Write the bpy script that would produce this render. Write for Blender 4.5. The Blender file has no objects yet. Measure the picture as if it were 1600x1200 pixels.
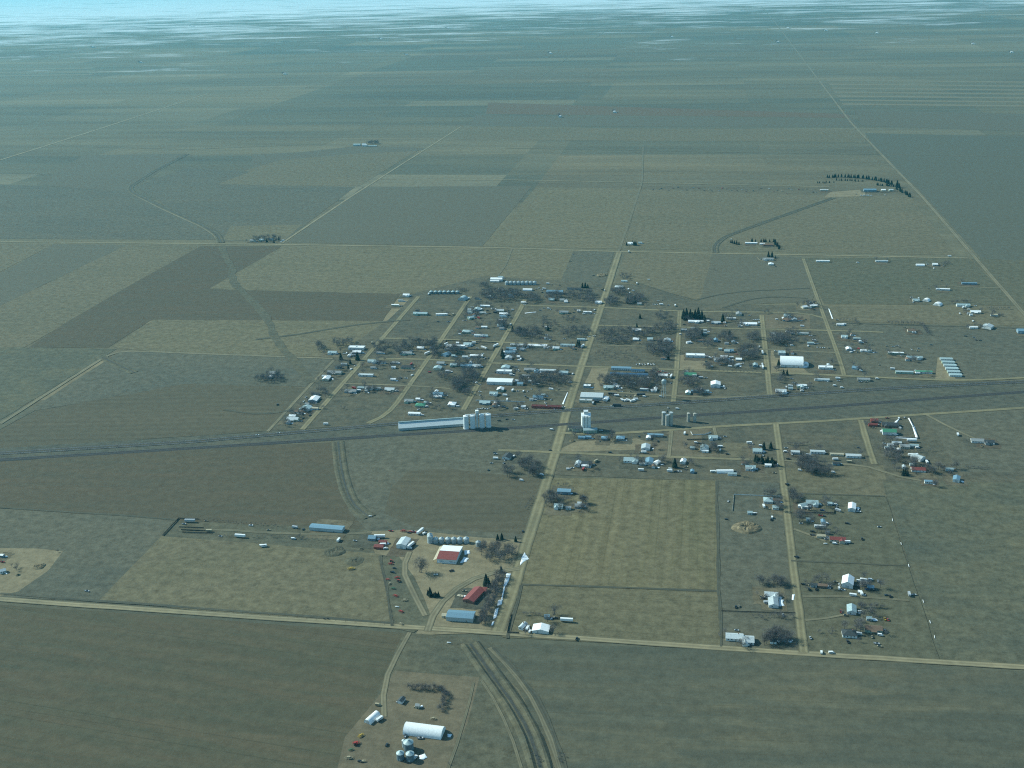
import bpy, bmesh, math, random
from mathutils import Vector, Matrix
random.seed(7)
sc = bpy.context.scene
COL = sc.collection

# ------------------------------------------------------------------ camera
FPX, TH, ROLL, YAW, H = 1780.0, 0.3568, -0.02956, 0.17336, 639.0
fw = Vector((-math.sin(YAW)*math.cos(TH), math.cos(YAW)*math.cos(TH), -math.sin(TH)))
r0 = Vector((math.cos(YAW), math.sin(YAW), 0)); u0 = r0.cross(fw)
rt = math.cos(ROLL)*r0 + math.sin(ROLL)*u0
up = -math.sin(ROLL)*r0 + math.cos(ROLL)*u0
CAM = Vector((0, 0, H))
cam = bpy.data.cameras.new('camera'); cam.sensor_width = 36.0; cam.lens = FPX/1600*36
cam.clip_start = 1.0; cam.clip_end = 200000
co = bpy.data.objects.new('camera', cam); COL.objects.link(co)
co.matrix_world = Matrix(((rt.x, up.x, -fw.x, 0), (rt.y, up.y, -fw.y, 0), (rt.z, up.z, -fw.z, H), (0, 0, 0, 1)))
sc.camera = co
sc.render.resolution_x, sc.render.resolution_y = 1024, 768

# ------------------------------------------------------------------ light
SUN = Vector((-0.86, 0.24, 0.62)).normalized()
w = bpy.data.worlds.new('World'); sc.world = w; w.use_nodes = True
nt = w.node_tree; bg = nt.nodes['Background']
sky = nt.nodes.new('ShaderNodeTexSky'); sky.sky_type = 'NISHITA'; sky.sun_disc = False
sky.sun_elevation = math.asin(SUN.z); sky.sun_rotation = math.atan2(SUN.x, SUN.y)
sky.altitude = 1600; sky.air_density = 1.0; sky.dust_density = 1.5; sky.ozone_density = 1.0
tint = nt.nodes.new('ShaderNodeMix'); tint.data_type = 'RGBA'; tint.blend_type = 'MULTIPLY'
tint.inputs[0].default_value = 1.0; tint.inputs[7].default_value = (0.70, 1.0, 0.96, 1)
nt.links.new(sky.outputs[0], tint.inputs[6]); nt.links.new(tint.outputs[2], bg.inputs[0])
bg.inputs[1].default_value = 0.13
sl = bpy.data.lights.new('sun', 'SUN'); sl.energy = 4.2; sl.angle = math.radians(0.6); sl.color = (0.89, 1.0, 0.90)
so = bpy.data.objects.new('sun', sl); COL.objects.link(so)
so.rotation_euler = SUN.to_track_quat('Z', 'Y').to_euler(); so.location = (0, 0, 3000)
sc.view_settings.view_transform = 'Standard'; sc.view_settings.look = 'None'
sc.view_settings.exposure = 0.48; sc.view_settings.gamma = 1.0
sc.render.engine = 'CYCLES'
sc.cycles.use_denoising = False; sc.cycles.pixel_filter_type = 'BLACKMAN_HARRIS'; sc.cycles.filter_width = 1.15; sc.cycles.use_adaptive_sampling = False
sc.cycles.max_bounces = 4; sc.cycles.volume_bounces = 0; sc.cycles.transparent_max_bounces = 4

# ------------------------------------------------------------------ pixel -> ground
def ray(px, py): return (px-800)/FPX*rt - (py-600)/FPX*up + fw
def G(px, py):
    d = ray(px, py); t = -H/d.z
    return Vector((d.x*t, d.y*t, 0))
def ppm(p): return FPX/max(1.0, (p-CAM).dot(fw))

# ------------------------------------------------------------------ materials
MATS = {}
def nodes_of(m):
    m.use_nodes = True
    return m.node_tree.nodes, m.node_tree.links
def paint(name, col, rough=0.6, metal=0.0, var=0.18, nscale=0.8, spec=0.3):
    if name in MATS: return MATS[name]
    m = bpy.data.materials.new(name); n, l = nodes_of(m); b = n['Principled BSDF']
    b.inputs['Roughness'].default_value = rough; b.inputs['Metallic'].default_value = metal
    b.inputs['Specular IOR Level'].default_value = spec
    geo = n.new('ShaderNodeNewGeometry'); no = n.new('ShaderNodeTexNoise'); no.inputs['Scale'].default_value = nscale
    no.inputs['Detail'].default_value = 4
    l.new(geo.outputs['Position'], no.inputs['Vector'])
    oi = n.new('ShaderNodeObjectInfo')
    mp = n.new('ShaderNodeMapRange'); mp.inputs[1].default_value = 0.3; mp.inputs[2].default_value = 0.7
    mp.inputs[3].default_value = 1-var; mp.inputs[4].default_value = 1+var*0.4
    l.new(no.outputs['Fac'], mp.inputs[0])
    mo = n.new('ShaderNodeMapRange'); mo.inputs[3].default_value = 1-var*0.7; mo.inputs[4].default_value = 1+var*0.3
    l.new(oi.outputs['Random'], mo.inputs[0])
    mu = n.new('ShaderNodeMath'); mu.operation = 'MULTIPLY'; l.new(mp.outputs[0], mu.inputs[0]); l.new(mo.outputs[0], mu.inputs[1])
    mx = n.new('ShaderNodeMix'); mx.data_type = 'RGBA'; mx.blend_type = 'MULTIPLY'; mx.inputs[0].default_value = 1
    mx.inputs[6].default_value = (*col, 1); l.new(mu.outputs[0], mx.inputs[7])
    l.new(mx.outputs[2], b.inputs['Base Color'])
    MATS[name] = m; return m

def soil(name, a, b_, c=None, big=1/260, stripe=0, ang=0, sstr=0.0, grain=0.35, tuft=0.0, stretch=2.2, patch=0.5):
    """ground cover: two soil/grass tones in large patches, wisps stretched along the tillage, tramlines, fine tufts"""
    if name in MATS: return MATS[name]
    c = c or tuple(0.5*(x+y) for x, y in zip(a, b_))
    a, b_, c = [(x[0]*.78, x[1]*.77, x[2]*.77) for x in (a, b_, c)]
    m = bpy.data.materials.new(name); n, l = nodes_of(m); B = n['Principled BSDF']
    B.inputs['Roughness'].default_value = 0.95; B.inputs['Specular IOR Level'].default_value = 0.1
    geo = n.new('ShaderNodeNewGeometry')
    rot = n.new('ShaderNodeMapping'); rot.inputs['Rotation'].default_value = (0, 0, -math.radians(ang))
    l.new(geo.outputs['Position'], rot.inputs['Vector'])
    st = n.new('ShaderNodeMapping'); st.inputs['Scale'].default_value = (1/stretch, stretch*0.7, 1); l.new(rot.outputs[0], st.inputs['Vector'])
    def noise(src, s, det=5, rough=0.6, dist=0.0):
        x = n.new('ShaderNodeTexNoise'); x.inputs['Scale'].default_value = s; x.inputs['Detail'].default_value = det
        x.inputs['Roughness'].default_value = rough; x.inputs['Distortion'].default_value = dist
        l.new(src, x.inputs['Vector']); return x.outputs['Fac']
    def rng(src, lo, hi, o0=0.0, o1=1.0):
        x = n.new('ShaderNodeMapRange'); x.inputs[1].default_value = lo; x.inputs[2].default_value = hi
        x.inputs[3].default_value = o0; x.inputs[4].default_value = o1; l.new(src, x.inputs[0]); return x.outputs[0]
    def mix(f, x, y, bt='MIX'):
        k = n.new('ShaderNodeMix'); k.data_type = 'RGBA'; k.blend_type = bt
        for i, v in ((0, f), (6, x), (7, y)):
            if hasattr(v, 'links'): l.new(v, k.inputs[i])
            elif isinstance(v, tuple): k.inputs[i].default_value = (*v, 1)
            else: k.inputs[i].default_value = v
        return k.outputs[2]
    pb = rng(noise(st.outputs[0], big, 6, 0.62, 0.6), 0.5-patch*0.36, 0.5+patch*0.36)
    col = mix(pb, a, b_)
    col = mix(rng(noise(st.outputs[0], 1/45, 7, 0.72, 0.8), 0.40, 0.66, 0, 0.85), col, c)
    if stripe:
        wv = n.new('ShaderNodeTexWave'); wv.wave_type = 'BANDS'; wv.bands_direction = 'Y'
        wv.inputs['Scale'].default_value = 2*math.pi/20/stripe; wv.inputs['Distortion'].default_value = 0.0
        wv.inputs['Detail'].default_value = 0; wv.inputs['Detail Scale'].default_value = 0.3
        l.new(rot.outputs[0], wv.inputs['Vector'])
        lo = n.new('ShaderNodeMapping'); lo.inputs['Scale'].default_value = (1/260, 1/35, 1); l.new(rot.outputs[0], lo.inputs['Vector'])
        fade = rng(noise(lo.outputs[0], 1.0, 4, 0.6), 0.38, 0.62)
        col = mix(fade, col, mix(1.0, col, mix(rng(wv.outputs['Fac'], 0.1, 0.9), (1-sstr,)*3, (1+sstr*0.6,)*3), 'MULTIPLY'))
        wt = n.new('ShaderNodeTexWave'); wt.wave_type = 'BANDS'; wt.bands_direction = 'Y'; wt.inputs['Scale'].default_value = 2*math.pi/20/9.5
        wt.inputs['Distortion'].default_value = 0.6; wt.inputs['Detail'].default_value = 2; wt.inputs['Detail Scale'].default_value = 0.05; l.new(rot.outputs[0], wt.inputs['Vector'])
        lo2 = n.new('ShaderNodeMapping'); lo2.inputs['Scale'].default_value = (1/400, 1/22, 1); lo2.inputs['Location'].default_value = (3.1, 7.7, 0); l.new(rot.outputs[0], lo2.inputs['Vector'])
        tl = n.new('ShaderNodeMath'); tl.operation = 'MULTIPLY'; l.new(rng(wt.outputs['Fac'], 0.9, 1.0), tl.inputs[0]); l.new(rng(noise(lo2.outputs[0], 1.0, 3, 0.6), 0.46, 0.6, 0, 0.4), tl.inputs[1])
        col = mix(tl.outputs[0], col, tuple(x*0.62 for x in b_))
    g = rng(noise(geo.outputs['Position'], 1/11, 7, 0.78), 0.3, 0.7, 1-grain*1.35, 1+grain*0.9)
    gg = n.new('ShaderNodeCombineColor')
    for i in range(3): l.new(g, gg.inputs[i])
    col = mix(1.0, col, gg.outputs[0], 'MULTIPLY')
    if tuft:
        t = rng(noise(geo.outputs['Position'], 1/12, 3, 0.6), 0.62, 0.72, 0, tuft)
        col = mix(t, col, tuple(x*0.42 for x in a))
    l.new(col, B.inputs['Base Color'])
    bm_ = n.new('ShaderNodeBump'); bm_.inputs['Strength'].default_value = 0.5; bm_.inputs['Distance'].default_value = 0.6
    l.new(noise(geo.outputs['Position'], 1/3.5, 4, 0.7), bm_.inputs['Height']); l.new(bm_.outputs[0], B.inputs['Normal'])
    MATS[name] = m; return m

STRAW = (.184, .161, .101); OLIVE = (.152, .140, .088); GREY = (.150, .140, .095); DARK = (.136, .130, .091)
BROWN = (.140, .108, .066); RUST = (.185, .112, .066); PALE = (.285, .240, .140); DGREEN = (.124, .126, .09)
M_straw = soil('dry_straw_grass', STRAW, OLIVE, (.19, .165, .10), tuft=0.25)
M_pasture = soil('grazed_pasture', STRAW, (.165, .15, .09), (.205, .178, .105), big=1/120, tuft=0.5, ang=12)
M_stubble = soil('striped_stubble', (.215, .182, .10), (.17, .155, .085), (.19, .165, .098), stripe=17, ang=90, sstr=0.11, stretch=3)
M_stubbleX = soil('stubble_along', (.20, .172, .10), (.15, .14, .085), stripe=22, ang=0, sstr=0.08, stretch=4)
M_brown = soil('bare_brown_field', (.138, .120, .076), (.114, .106, .07), (.126, .112, .074), big=1/200, stripe=18, ang=8, sstr=0.08, stretch=3.5, grain=0.2)
M_brownr = soil('rusty_brown_field', (.116, .104, .066), (.135, .106, .066), (.104, .098, .066), big=1/140, stretch=4, ang=6, grain=0.22, patch=0.7)
M_dark = soil('dark_fallow', DARK, (.144, .136, .094), GREY, big=1/180, stretch=3, grain=0.22)
M_front = soil('dark_tilled_front_field', (.124, .112, .068), (.092, .094, .062), (.140, .114, .070), big=1/170, stripe=26, ang=-6, sstr=0.08, stretch=3, grain=0.18, patch=0.9)
M_grey = soil('grey_green_pasture', GREY, (.116, .120, .09), (.15, .142, .098), tuft=0.35)
M_mottle = soil('mottled_rangeland', (.105, .112, .082), (.185, .166, .098), (.12, .124, .085), big=1/90, patch=0.55, tuft=0.4, stretch=1.6)
M_frontr = soil('front_rangeland', (.108, .112, .08), (.165, .148, .092), (.098, .104, .076), patch=.45, big=1/120, stripe=30, ang=4, sstr=0.10, stretch=2.6, grain=.22, tuft=0.2)
M_olive = soil('olive_grass', OLIVE, (.12, .122, .08), tuft=0.3)
M_town = soil('town_yard_grass', (.142, .13, .086), (.094, .098, .075), (.165, .146, .094), big=1/34, tuft=0.45, patch=0.5, stretch=1.3)
M_greenr = soil('dark_green_winter_crop', DGREEN, (.13, .132, .095), stretch=4, grain=0.2, tuft=.2)
M_dirt = soil('yard_dirt', (.275, .23, .142), (.215, .185, .115), (.30, .25, .152), big=1/35, grain=0.25)
M_dirtbr = soil('brown_yard_dirt', (.188, .155, .10), (.152, .134, .088), (.21, .175, .112), big=1/40, grain=0.25)
M_mound = soil('dug_earth', (.27, .22, .135), (.20, .17, .105), big=1/15, grain=0.4)
M_rust = soil('rust_strip', (.165, .122, .078), (.15, .124, .08), stretch=6, grain=0.2)
M_palestrip = soil('pale_strip', (.235, .205, .13), (.19, .17, .108), stretch=6, grain=0.2)
M_ditch = soil('ditch_weeds', (.105, .108, .078), (.16, .145, .09), big=1/30, tuft=0.4)

def road_mat(name, a, b_, edge):
    m = bpy.data.materials.new(name); n, l = nodes_of(m); B = n['Principled BSDF']; B.inputs['Roughness'].default_value = 0.9
    B.inputs['Specular IOR Level'].default_value = 0.15
    uv = n.new('ShaderNodeUVMap'); sp = n.new('ShaderNodeSeparateXYZ'); l.new(uv.outputs[0], sp.inputs[0])
    geo = n.new('ShaderNodeNewGeometry'); no = n.new('ShaderNodeTexNoise'); no.inputs['Scale'].default_value = 1/9; no.inputs['Detail'].default_value = 6
    l.new(geo.outputs['Position'], no.inputs['Vector'])
    n2 = n.new('ShaderNodeTexNoise'); n2.inputs['Scale'].default_value = 1/60; n2.inputs['Detail'].default_value = 3; l.new(geo.outputs['Position'], n2.inputs['Vector'])
    a, b_, edge = [tuple(c*.77 for c in x) for x in (a, b_, edge)]
    mx = n.new('ShaderNodeMix'); mx.data_type = 'RGBA'; mx.inputs[6].default_value = (*a, 1); mx.inputs[7].default_value = (*b_, 1)
    mr = n.new('ShaderNodeMapRange'); mr.inputs[1].default_value = 0.35; mr.inputs[2].default_value = 0.65; l.new(n2.outputs['Fac'], mr.inputs[0]); l.new(mr.outputs[0], mx.inputs[0])
    # ragged verge: distance from the crown of the road plus noise
    s1 = n.new('ShaderNodeMath'); s1.operation = 'SUBTRACT'; s1.inputs[1].default_value = 0.5; l.new(sp.outputs[0], s1.inputs[0])
    s2 = n.new('ShaderNodeMath'); s2.operation = 'ABSOLUTE'; l.new(s1.outputs[0], s2.inputs[0])
    s3 = n.new('ShaderNodeMath'); s3.operation = 'MULTIPLY_ADD'; s3.inputs[1].default_value = 0.35; l.new(no.outputs['Fac'], s3.inputs[0]); l.new(s2.outputs[0], s3.inputs[2])
    r2 = n.new('ShaderNodeMapRange'); r2.inputs[1].default_value = 0.52; r2.inputs[2].default_value = 0.66; l.new(s3.outputs[0], r2.inputs[0])
    m2 = n.new('ShaderNodeMix'); m2.data_type = 'RGBA'; m2.inputs[7].default_value = (*edge, 1); l.new(r2.outputs[0], m2.inputs[0]); l.new(mx.outputs[2], m2.inputs[6])
    pp = n.new('ShaderNodeMath'); pp.operation = 'PINGPONG'; pp.inputs[1].default_value = 0.25; l.new(s2.outputs[0], pp.inputs[0])
    rr = n.new('ShaderNodeMapRange'); rr.inputs[1].default_value = 0.10; rr.inputs[2].default_value = 0.2; rr.inputs[3].default_value = 0.86; rr.inputs[4].default_value = 1.1; l.new(pp.outputs[0], rr.inputs[0])
    rg = n.new('ShaderNodeMapRange'); rg.inputs[1].default_value = 0.3; rg.inputs[2].default_value = 0.7; rg.inputs[3].default_value = 0.82; rg.inputs[4].default_value = 1.12; l.new(no.outputs['Fac'], rg.inputs[0])
    mm_ = n.new('ShaderNodeMath'); mm_.operation = 'MULTIPLY'; l.new(rr.outputs[0], mm_.inputs[0]); l.new(rg.outputs[0], mm_.inputs[1])
    cc_ = n.new('ShaderNodeCombineColor'); [l.new(mm_.outputs[0], cc_.inputs[i]) for i in range(3)]
    m3 = n.new('ShaderNodeMix'); m3.data_type = 'RGBA'; m3.blend_type = 'MULTIPLY'; m3.inputs[0].default_value = 1; l.new(m2.outputs[2], m3.inputs[6]); l.new(cc_.outputs[0], m3.inputs[7])
    l.new(m3.outputs[2], B.inputs['Base Color']); return m
M_road = road_mat('gravel_road', (.325, .275, .165), (.27, .235, .145), (.16, .146, .092))
M_street = road_mat('dirt_street', (.285, .245, .14), (.225, .20, .118), (.15, .14, .09))
M_track = road_mat('dirt_track', (.26, .225, .14), (.20, .18, .115), (.155, .145, .092))
M_faint = road_mat('grassy_track', (.205, .182, .115), (.165, .152, .10), (.15, .142, .092))
M_asph = road_mat('worn_asphalt', (.046, .052, .052), (.060, .064, .062), (.085, .09, .075))
M_ballast = paint('ballast', (.06, .06, .056), 0.95, var=0.3, nscale=0.5)
M_corr = soil('railway_verge', (.112, .116, .088), (.14, .132, .09), (.095, .102, .08), stretch=5, ang=-6, big=1/60)

# ------------------------------------------------------------------ object helpers
def link(name, me, parent=None):
    o = bpy.data.objects.new(name, me); COL.objects.link(o)
    if parent is not None: o.parent = parent
    return o
def mesh(name, v, f, m=None, smooth=False):
    me = bpy.data.meshes.new(name); me.from_pydata([tuple(x) for x in v], [], f)
    if m: me.materials.append(m)
    if smooth:
        for p in me.polygons: p.use_smooth = True
    me.update(); return me
def tag(o, label, cat=None, group=None, kind=None):
    o['label'] = label
    if cat: o['category'] = cat
    if group: o['group'] = group
    if kind: o['kind'] = kind
    return o
def root(name, p, rz=0.0, s=1.0):
    o = bpy.data.objects.new(name, None); COL.objects.link(o); o.empty_display_size = 0.5
    o.location = p; o.rotation_euler = (0, 0, rz); o.scale = (s, s, s); return o
class MB:
    def __init__(s): s.v = []; s.f = []
    def box(s, x0, x1, y0, y1, z0, z1):
        b = len(s.v); s.v += [(x, y, z) for z in (z0, z1) for y in (y0, y1) for x in (x0, x1)]
        s.f += [tuple(b+i for i in q) for q in ((0,2,3,1),(4,5,7,6),(0,1,5,4),(2,6,7,3),(0,4,6,2),(1,3,7,5))]; return s
    def poly(s, pts, faces):
        b = len(s.v); s.v += [tuple(p) for p in pts]; s.f += [tuple(b+i for i in q) for q in faces]; return s
    def tube(s, p, q, r0_, r1_, n=5):
        p = Vector(p); q = Vector(q); d = (q-p)
        if d.length < 1e-6: return s
        d.normalize(); a = d.orthogonal().normalized(); c = d.cross(a); b = len(s.v)
        for (pp, r) in ((p, r0_), (q, r1_)):
            for i in range(n):
                t = 2*math.pi*i/n; s.v.append(tuple(pp + a*math.cos(t)*r + c*math.sin(t)*r))
        for i in range(n): s.f.append((b+i, b+(i+1) % n, b+n+(i+1) % n, b+n+i))
        s.f.append(tuple(b+n+i for i in range(n))); return s
    def lathe(s, prof, n=20, cx=0, cy=0):
        b = len(s.v)
        for (r, z) in prof:
            for i in range(n):
                t = 2*math.pi*i/n; s.v.append((cx+r*math.cos(t), cy+r*math.sin(t), z))
        for k in range(len(prof)-1):
            for i in range(n):
                j = (i+1) % n; s.f.append((b+k*n+i, b+k*n+j, b+(k+1)*n+j, b+(k+1)*n+i))
        s.f.append(tuple(b+(len(prof)-1)*n+i for i in range(n))); return s
    def build(s, name, m, parent=None, smooth=False): return link(name, mesh(name, s.v, s.f, m, smooth), parent)

# ------------------------------------------------------------------ ground and far country
def cell_ground():
    m = bpy.data.materials.new('plains'); n, l = nodes_of(m); B = n['Principled BSDF']; B.inputs['Roughness'].default_value = 0.95
    B.inputs['Specular IOR Level'].default_value = 0.1
    geo = n.new('ShaderNodeNewGeometry')
    def cells(sx, sy, off):
        mp = n.new('ShaderNodeMapping'); mp.inputs['Scale'].default_value = (1/sx, 1/sy, 0); mp.inputs['Location'].default_value = (off, off*0.37, 0)
        l.new(geo.outputs['Position'], mp.inputs['Vector'])
        fl = n.new('ShaderNodeVectorMath'); fl.operation = 'FLOOR'; l.new(mp.outputs[0], fl.inputs[0])
        wn = n.new('ShaderNodeTexWhiteNoise'); wn.noise_dimensions = '2D'; l.new(fl.outputs[0], wn.inputs['Vector']); return wn.outputs['Value']
    def ramp(src, stops):
        r = n.new('ShaderNodeValToRGB'); r.color_ramp.interpolation = 'LINEAR'
        while len(r.color_ramp.elements) < len(stops): r.color_ramp.elements.new(0.5)
        for e, (p, c) in zip(r.color_ramp.elements, stops): e.position = p; e.color = (*c, 1)
        l.new(src, r.inputs[0]); return r.outputs[0]
    def mix(f, x, y, bt='MIX'):
        k = n.new('ShaderNodeMix'); k.data_type = 'RGBA'; k.blend_type = bt
        for i, v in ((0, f), (6, x), (7, y)):
            if hasattr(v, 'links'): l.new(v, k.inputs[i])
            elif isinstance(v, tuple): k.inputs[i].default_value = (*v, 1)
            else: k.inputs[i].default_value = v
        return k.outputs[2]
    c1 = ramp(cells(1609, 805, 0.31), [(0, (.09, .10, .078)), (.3, (.12, .12, .086)), (.55, (.16, .145, .095)), (.8, (.21, .18, .11)), (1, (.13, .10, .066))])
    c2 = ramp(cells(805, 201, 0.77), [(0, (.105, .11, .082)), (.5, (.145, .136, .09)), (.85, (.165, .148, .094)), (.95, (.27, .235, .15)), (1, (.34, .30, .20))])
    st = n.new('ShaderNodeMapping'); st.inputs['Scale'].default_value = (1/2400, 1/1100, 1); l.new(geo.outputs['Position'], st.inputs['Vector'])
    no = n.new('ShaderNodeTexNoise'); no.inputs['Scale'].default_value = 1; no.inputs['Detail'].default_value = 7; no.inputs['Roughness'].default_value = 0.62; no.inputs['Distortion'].default_value = 0.7
    l.new(st.outputs[0], no.inputs['Vector'])
    col = mix(0.45, c1, c2)
    rg = ramp(no.outputs['Fac'], [(.3, (.105, .112, .085)), (.5, (.14, .134, .092)), (.62, (.165, .15, .098)), (.72, (.12, .12, .086))])
    # open range keeps no field edges: the share of range changes over kilometres
    n3 = n.new('ShaderNodeTexNoise'); n3.inputs['Scale'].default_value = 1/5200; n3.inputs['Detail'].default_value = 2; l.new(geo.outputs['Position'], n3.inputs['Vector'])
    mr = n.new('ShaderNodeMapRange'); mr.inputs[1].default_value = .42; mr.inputs[2].default_value = .58; mr.inputs[3].default_value = 0.15; mr.inputs[4].default_value = 0.75
    l.new(n3.outputs['Fac'], mr.inputs[0])
    col = mix(mr.outputs[0], col, rg)
    ng = n.new('ShaderNodeTexNoise'); ng.inputs['Scale'].default_value = 1/16; ng.inputs['Detail'].default_value = 8; ng.inputs['Roughness'].default_value = 0.75; l.new(geo.outputs['Position'], ng.inputs['Vector'])
    col = mix(1.0, col, ramp(ng.outputs['Fac'], [(.3, (.72,)*3), (.7, (1.2,)*3)]), 'MULTIPLY')
    fs = n.new('ShaderNodeMapping'); fs.inputs['Scale'].default_value = (1/1300, 1/130, 1); l.new(geo.outputs['Position'], fs.inputs['Vector'])
    fn = n.new('ShaderNodeTexNoise'); fn.inputs['Scale'].default_value = 1; fn.inputs['Detail'].default_value = 7; fn.inputs['Roughness'].default_value = 0.7; l.new(fs.outputs[0], fn.inputs['Vector'])
    col = mix(1.0, col, ramp(fn.outputs['Fac'], [(.34, (.70, .68, .66)), (.5, (.88, .85, .80)), (.66, (1.06, 1.0, .92))]), 'MULTIPLY')
    # lingering snow cover far out on the plain: patches stretched along the field lines, growing with distance to paint in the bright horizon haze
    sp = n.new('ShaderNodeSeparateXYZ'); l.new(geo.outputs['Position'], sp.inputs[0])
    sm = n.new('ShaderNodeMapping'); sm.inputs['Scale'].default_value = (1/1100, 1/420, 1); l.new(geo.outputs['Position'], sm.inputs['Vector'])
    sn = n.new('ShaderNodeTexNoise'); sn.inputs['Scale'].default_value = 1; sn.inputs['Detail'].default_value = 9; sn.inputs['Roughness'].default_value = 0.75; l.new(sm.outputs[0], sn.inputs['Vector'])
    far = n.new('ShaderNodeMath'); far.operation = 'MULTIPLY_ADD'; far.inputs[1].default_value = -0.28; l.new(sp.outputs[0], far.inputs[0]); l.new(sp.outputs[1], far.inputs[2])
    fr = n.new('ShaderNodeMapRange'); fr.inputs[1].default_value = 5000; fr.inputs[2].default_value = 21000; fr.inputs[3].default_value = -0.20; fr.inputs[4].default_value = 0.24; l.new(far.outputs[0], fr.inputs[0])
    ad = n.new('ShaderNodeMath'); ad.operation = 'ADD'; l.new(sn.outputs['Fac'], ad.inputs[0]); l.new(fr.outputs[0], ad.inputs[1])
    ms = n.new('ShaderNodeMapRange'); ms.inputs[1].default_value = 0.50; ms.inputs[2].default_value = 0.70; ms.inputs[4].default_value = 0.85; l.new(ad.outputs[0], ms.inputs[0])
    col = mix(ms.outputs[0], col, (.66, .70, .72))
    l.new(col, B.inputs['Base Color']); return m
GZ = -0.60
v = []; f = []
R_ = [-70000, -20000, -8000, -4000, -2000, -1000, 0, 1000, 2000, 4000, 8000, 20000, 70000]
Y_ = [-20000, -6000, -2000, 0, 500, 1000, 2000, 4000, 8000, 16000, 30000, 90000]
for y in Y_:
    for x in R_: v.append((x, y, GZ))
nx = len(R_)
for j in range(len(Y_)-1):
    for i in range(nx-1): f.append((j*nx+i, j*nx+i+1, (j+1)*nx+i+1, (j+1)*nx+i))
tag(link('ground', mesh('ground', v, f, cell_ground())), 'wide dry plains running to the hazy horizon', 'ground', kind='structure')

# fields: px outlines turned into ground sheets
fz = [-0.42]
def field(pts, m, label, cat='field', name='field', rag=1.2, dz=0.003):
    P = [G(*p) for p in pts]; fz[0] += dz; out = []; cen = sum(P, Vector())/len(P)
    P = [p+(p-cen).normalized()*5.0 for p in P]          # run under the neighbouring road or field
    for a, b in zip(P, P[1:]+P[:1]):
        k = max(1, min(24, int((b-a).length/35)))
        nrm = Vector((-(b-a).y, (b-a).x, 0)).normalized()
        for i in range(k):
            q = a.lerp(b, i/k)
            if i: q = q + nrm*random.uniform(-rag, rag)
            out.append((q.x, q.y, fz[0]))
    bm = bmesh.new(); vs = [bm.verts.new(p) for p in out]; fc = bm.faces.new(vs)
    if fc.normal.z < 0 or True:
        bm.normal_update()
        if fc.normal.z < 0: fc.normal_flip()
    bmesh.ops.triangulate(bm, faces=[fc])
    me = bpy.data.meshes.new(name); bm.to_mesh(me); bm.free(); me.materials.append(m)
    o = link(name, me); return tag(o, label, cat, kind='structure')

# far strips first
field([(765, 160), (1322, 178), (1328, 184), (760, 178)], M_rust, 'long rusty brown strip beyond the far section line', dz=.005)
field([(745, 180), (1330, 186), (1340, 198), (735, 197)], M_dark, 'dark fallow strip beyond the rusty strip')
field([(730, 199), (1342, 202), (1352, 222), (715, 218)], M_straw, 'pale straw strip beside the long paved road')
for i in range(7):
    y0 = 124+i*6.2
    field([(1292+i*4.2, y0), (1600, y0+3), (1600, y0+5.4), (1294+i*4.2, y0+2.4)], M_palestrip, 'narrow pale strip crop right of the long paved road', dz=.005)
field([(1336, 172), (1600, 178), (1600, 205), (1348, 196)], M_dark, 'dark fallow field right of the long paved road')
field([(1352, 208), (1600, 214), (1600, 478), (1440, 300), (1372, 236)], M_greenr, 'dark green winter crop right of the long paved road')
for i in range(3):
    field([(0, 107+i*5), (150, 105+i*5), (140, 107.5+i*5), (0, 109.5+i*5)], M_palestrip, 'narrow pale strip crop on the far range', dz=.005)
field([(60, 288), (130, 243), (292, 240), (207, 294), (190, 300)], M_dark, 'dark field beside the bend of the irrigation ditch')
field([(395, 241), (470, 238), (560, 228), (668, 231), (640, 238), (440, 262), (395, 268)], M_dark, 'dark strip below the far farmstead')
field([(338, 289), (372, 270), (440, 250), (560, 240), (650, 236), (560, 290)], M_straw, 'straw field left of the diagonal section road')
field([(212, 292), (292, 262), (392, 268), (340, 288), (552, 292), (443, 376), (350, 376), (340, 366)], M_grey, 'grey pasture inside the ditch bend')
field([(0, 288), (196, 298), (325, 362), (335, 374), (0, 372)], M_grey, 'grey pasture left of the irrigation ditch')
field([(568, 292), (830, 291), (752, 384), (450, 378)], M_dark, 'dark square field right of the diagonal section road')
field([(838, 293), (1000, 295), (972, 388), (756, 384)], M_pasture, 'pale rough field above the far gravel road')
field([(1002, 296), (1290, 306), (1422, 309), (1490, 398), (978, 388)], M_straw, 'wide straw field below the tree lined farmstead')
field([(362, 354), (470, 351), (443, 374), (350, 375)], M_pasture, 'pale lot behind the crossroads farmstead')
field([(0, 382), (82, 382), (0, 424)], M_straw, 'pale corner field below the far gravel road')
field([(84, 382), (196, 383), (0, 477), (0, 428)], M_dark, 'dark diagonal strip field below the far gravel road')
field([(198, 383), (312, 385), (212, 441), (110, 500), (40, 541), (0, 541), (0, 479)], M_straw, 'pale diagonal strip field between two dark ones')
field([(314, 385), (438, 385), (352, 453), (622, 458), (594, 501), (238, 499), (172, 541), (48, 542), (112, 500), (214, 441)], M_brownr, 'rusty brown field wrapping the pale pasture')
field([(442, 386), (895, 391), (868, 456), (624, 458), (362, 452), (332, 450)], M_pasture, 'wide pale pasture behind the town')
field([(897, 391), (958, 394), (940, 458), (870, 456)], M_grey, 'grey lot beside the main street end')
field([(978, 396), (1112, 396), (1106, 446), (1090, 478), (952, 478)], M_straw, 'straw lot right of the main street end')
field([(1114, 397), (1250, 402), (1272, 452), (1266, 470), (1094, 478)], M_dark, 'dark lot around the curved driveway')
field([(1254, 403), (1512, 404), (1585, 476), (1290, 474)], M_olive, 'olive lot with mobile homes by the section road')
field([(1518, 404), (1600, 408), (1600, 482)], M_olive, 'olive corner right of the long paved road')
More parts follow.
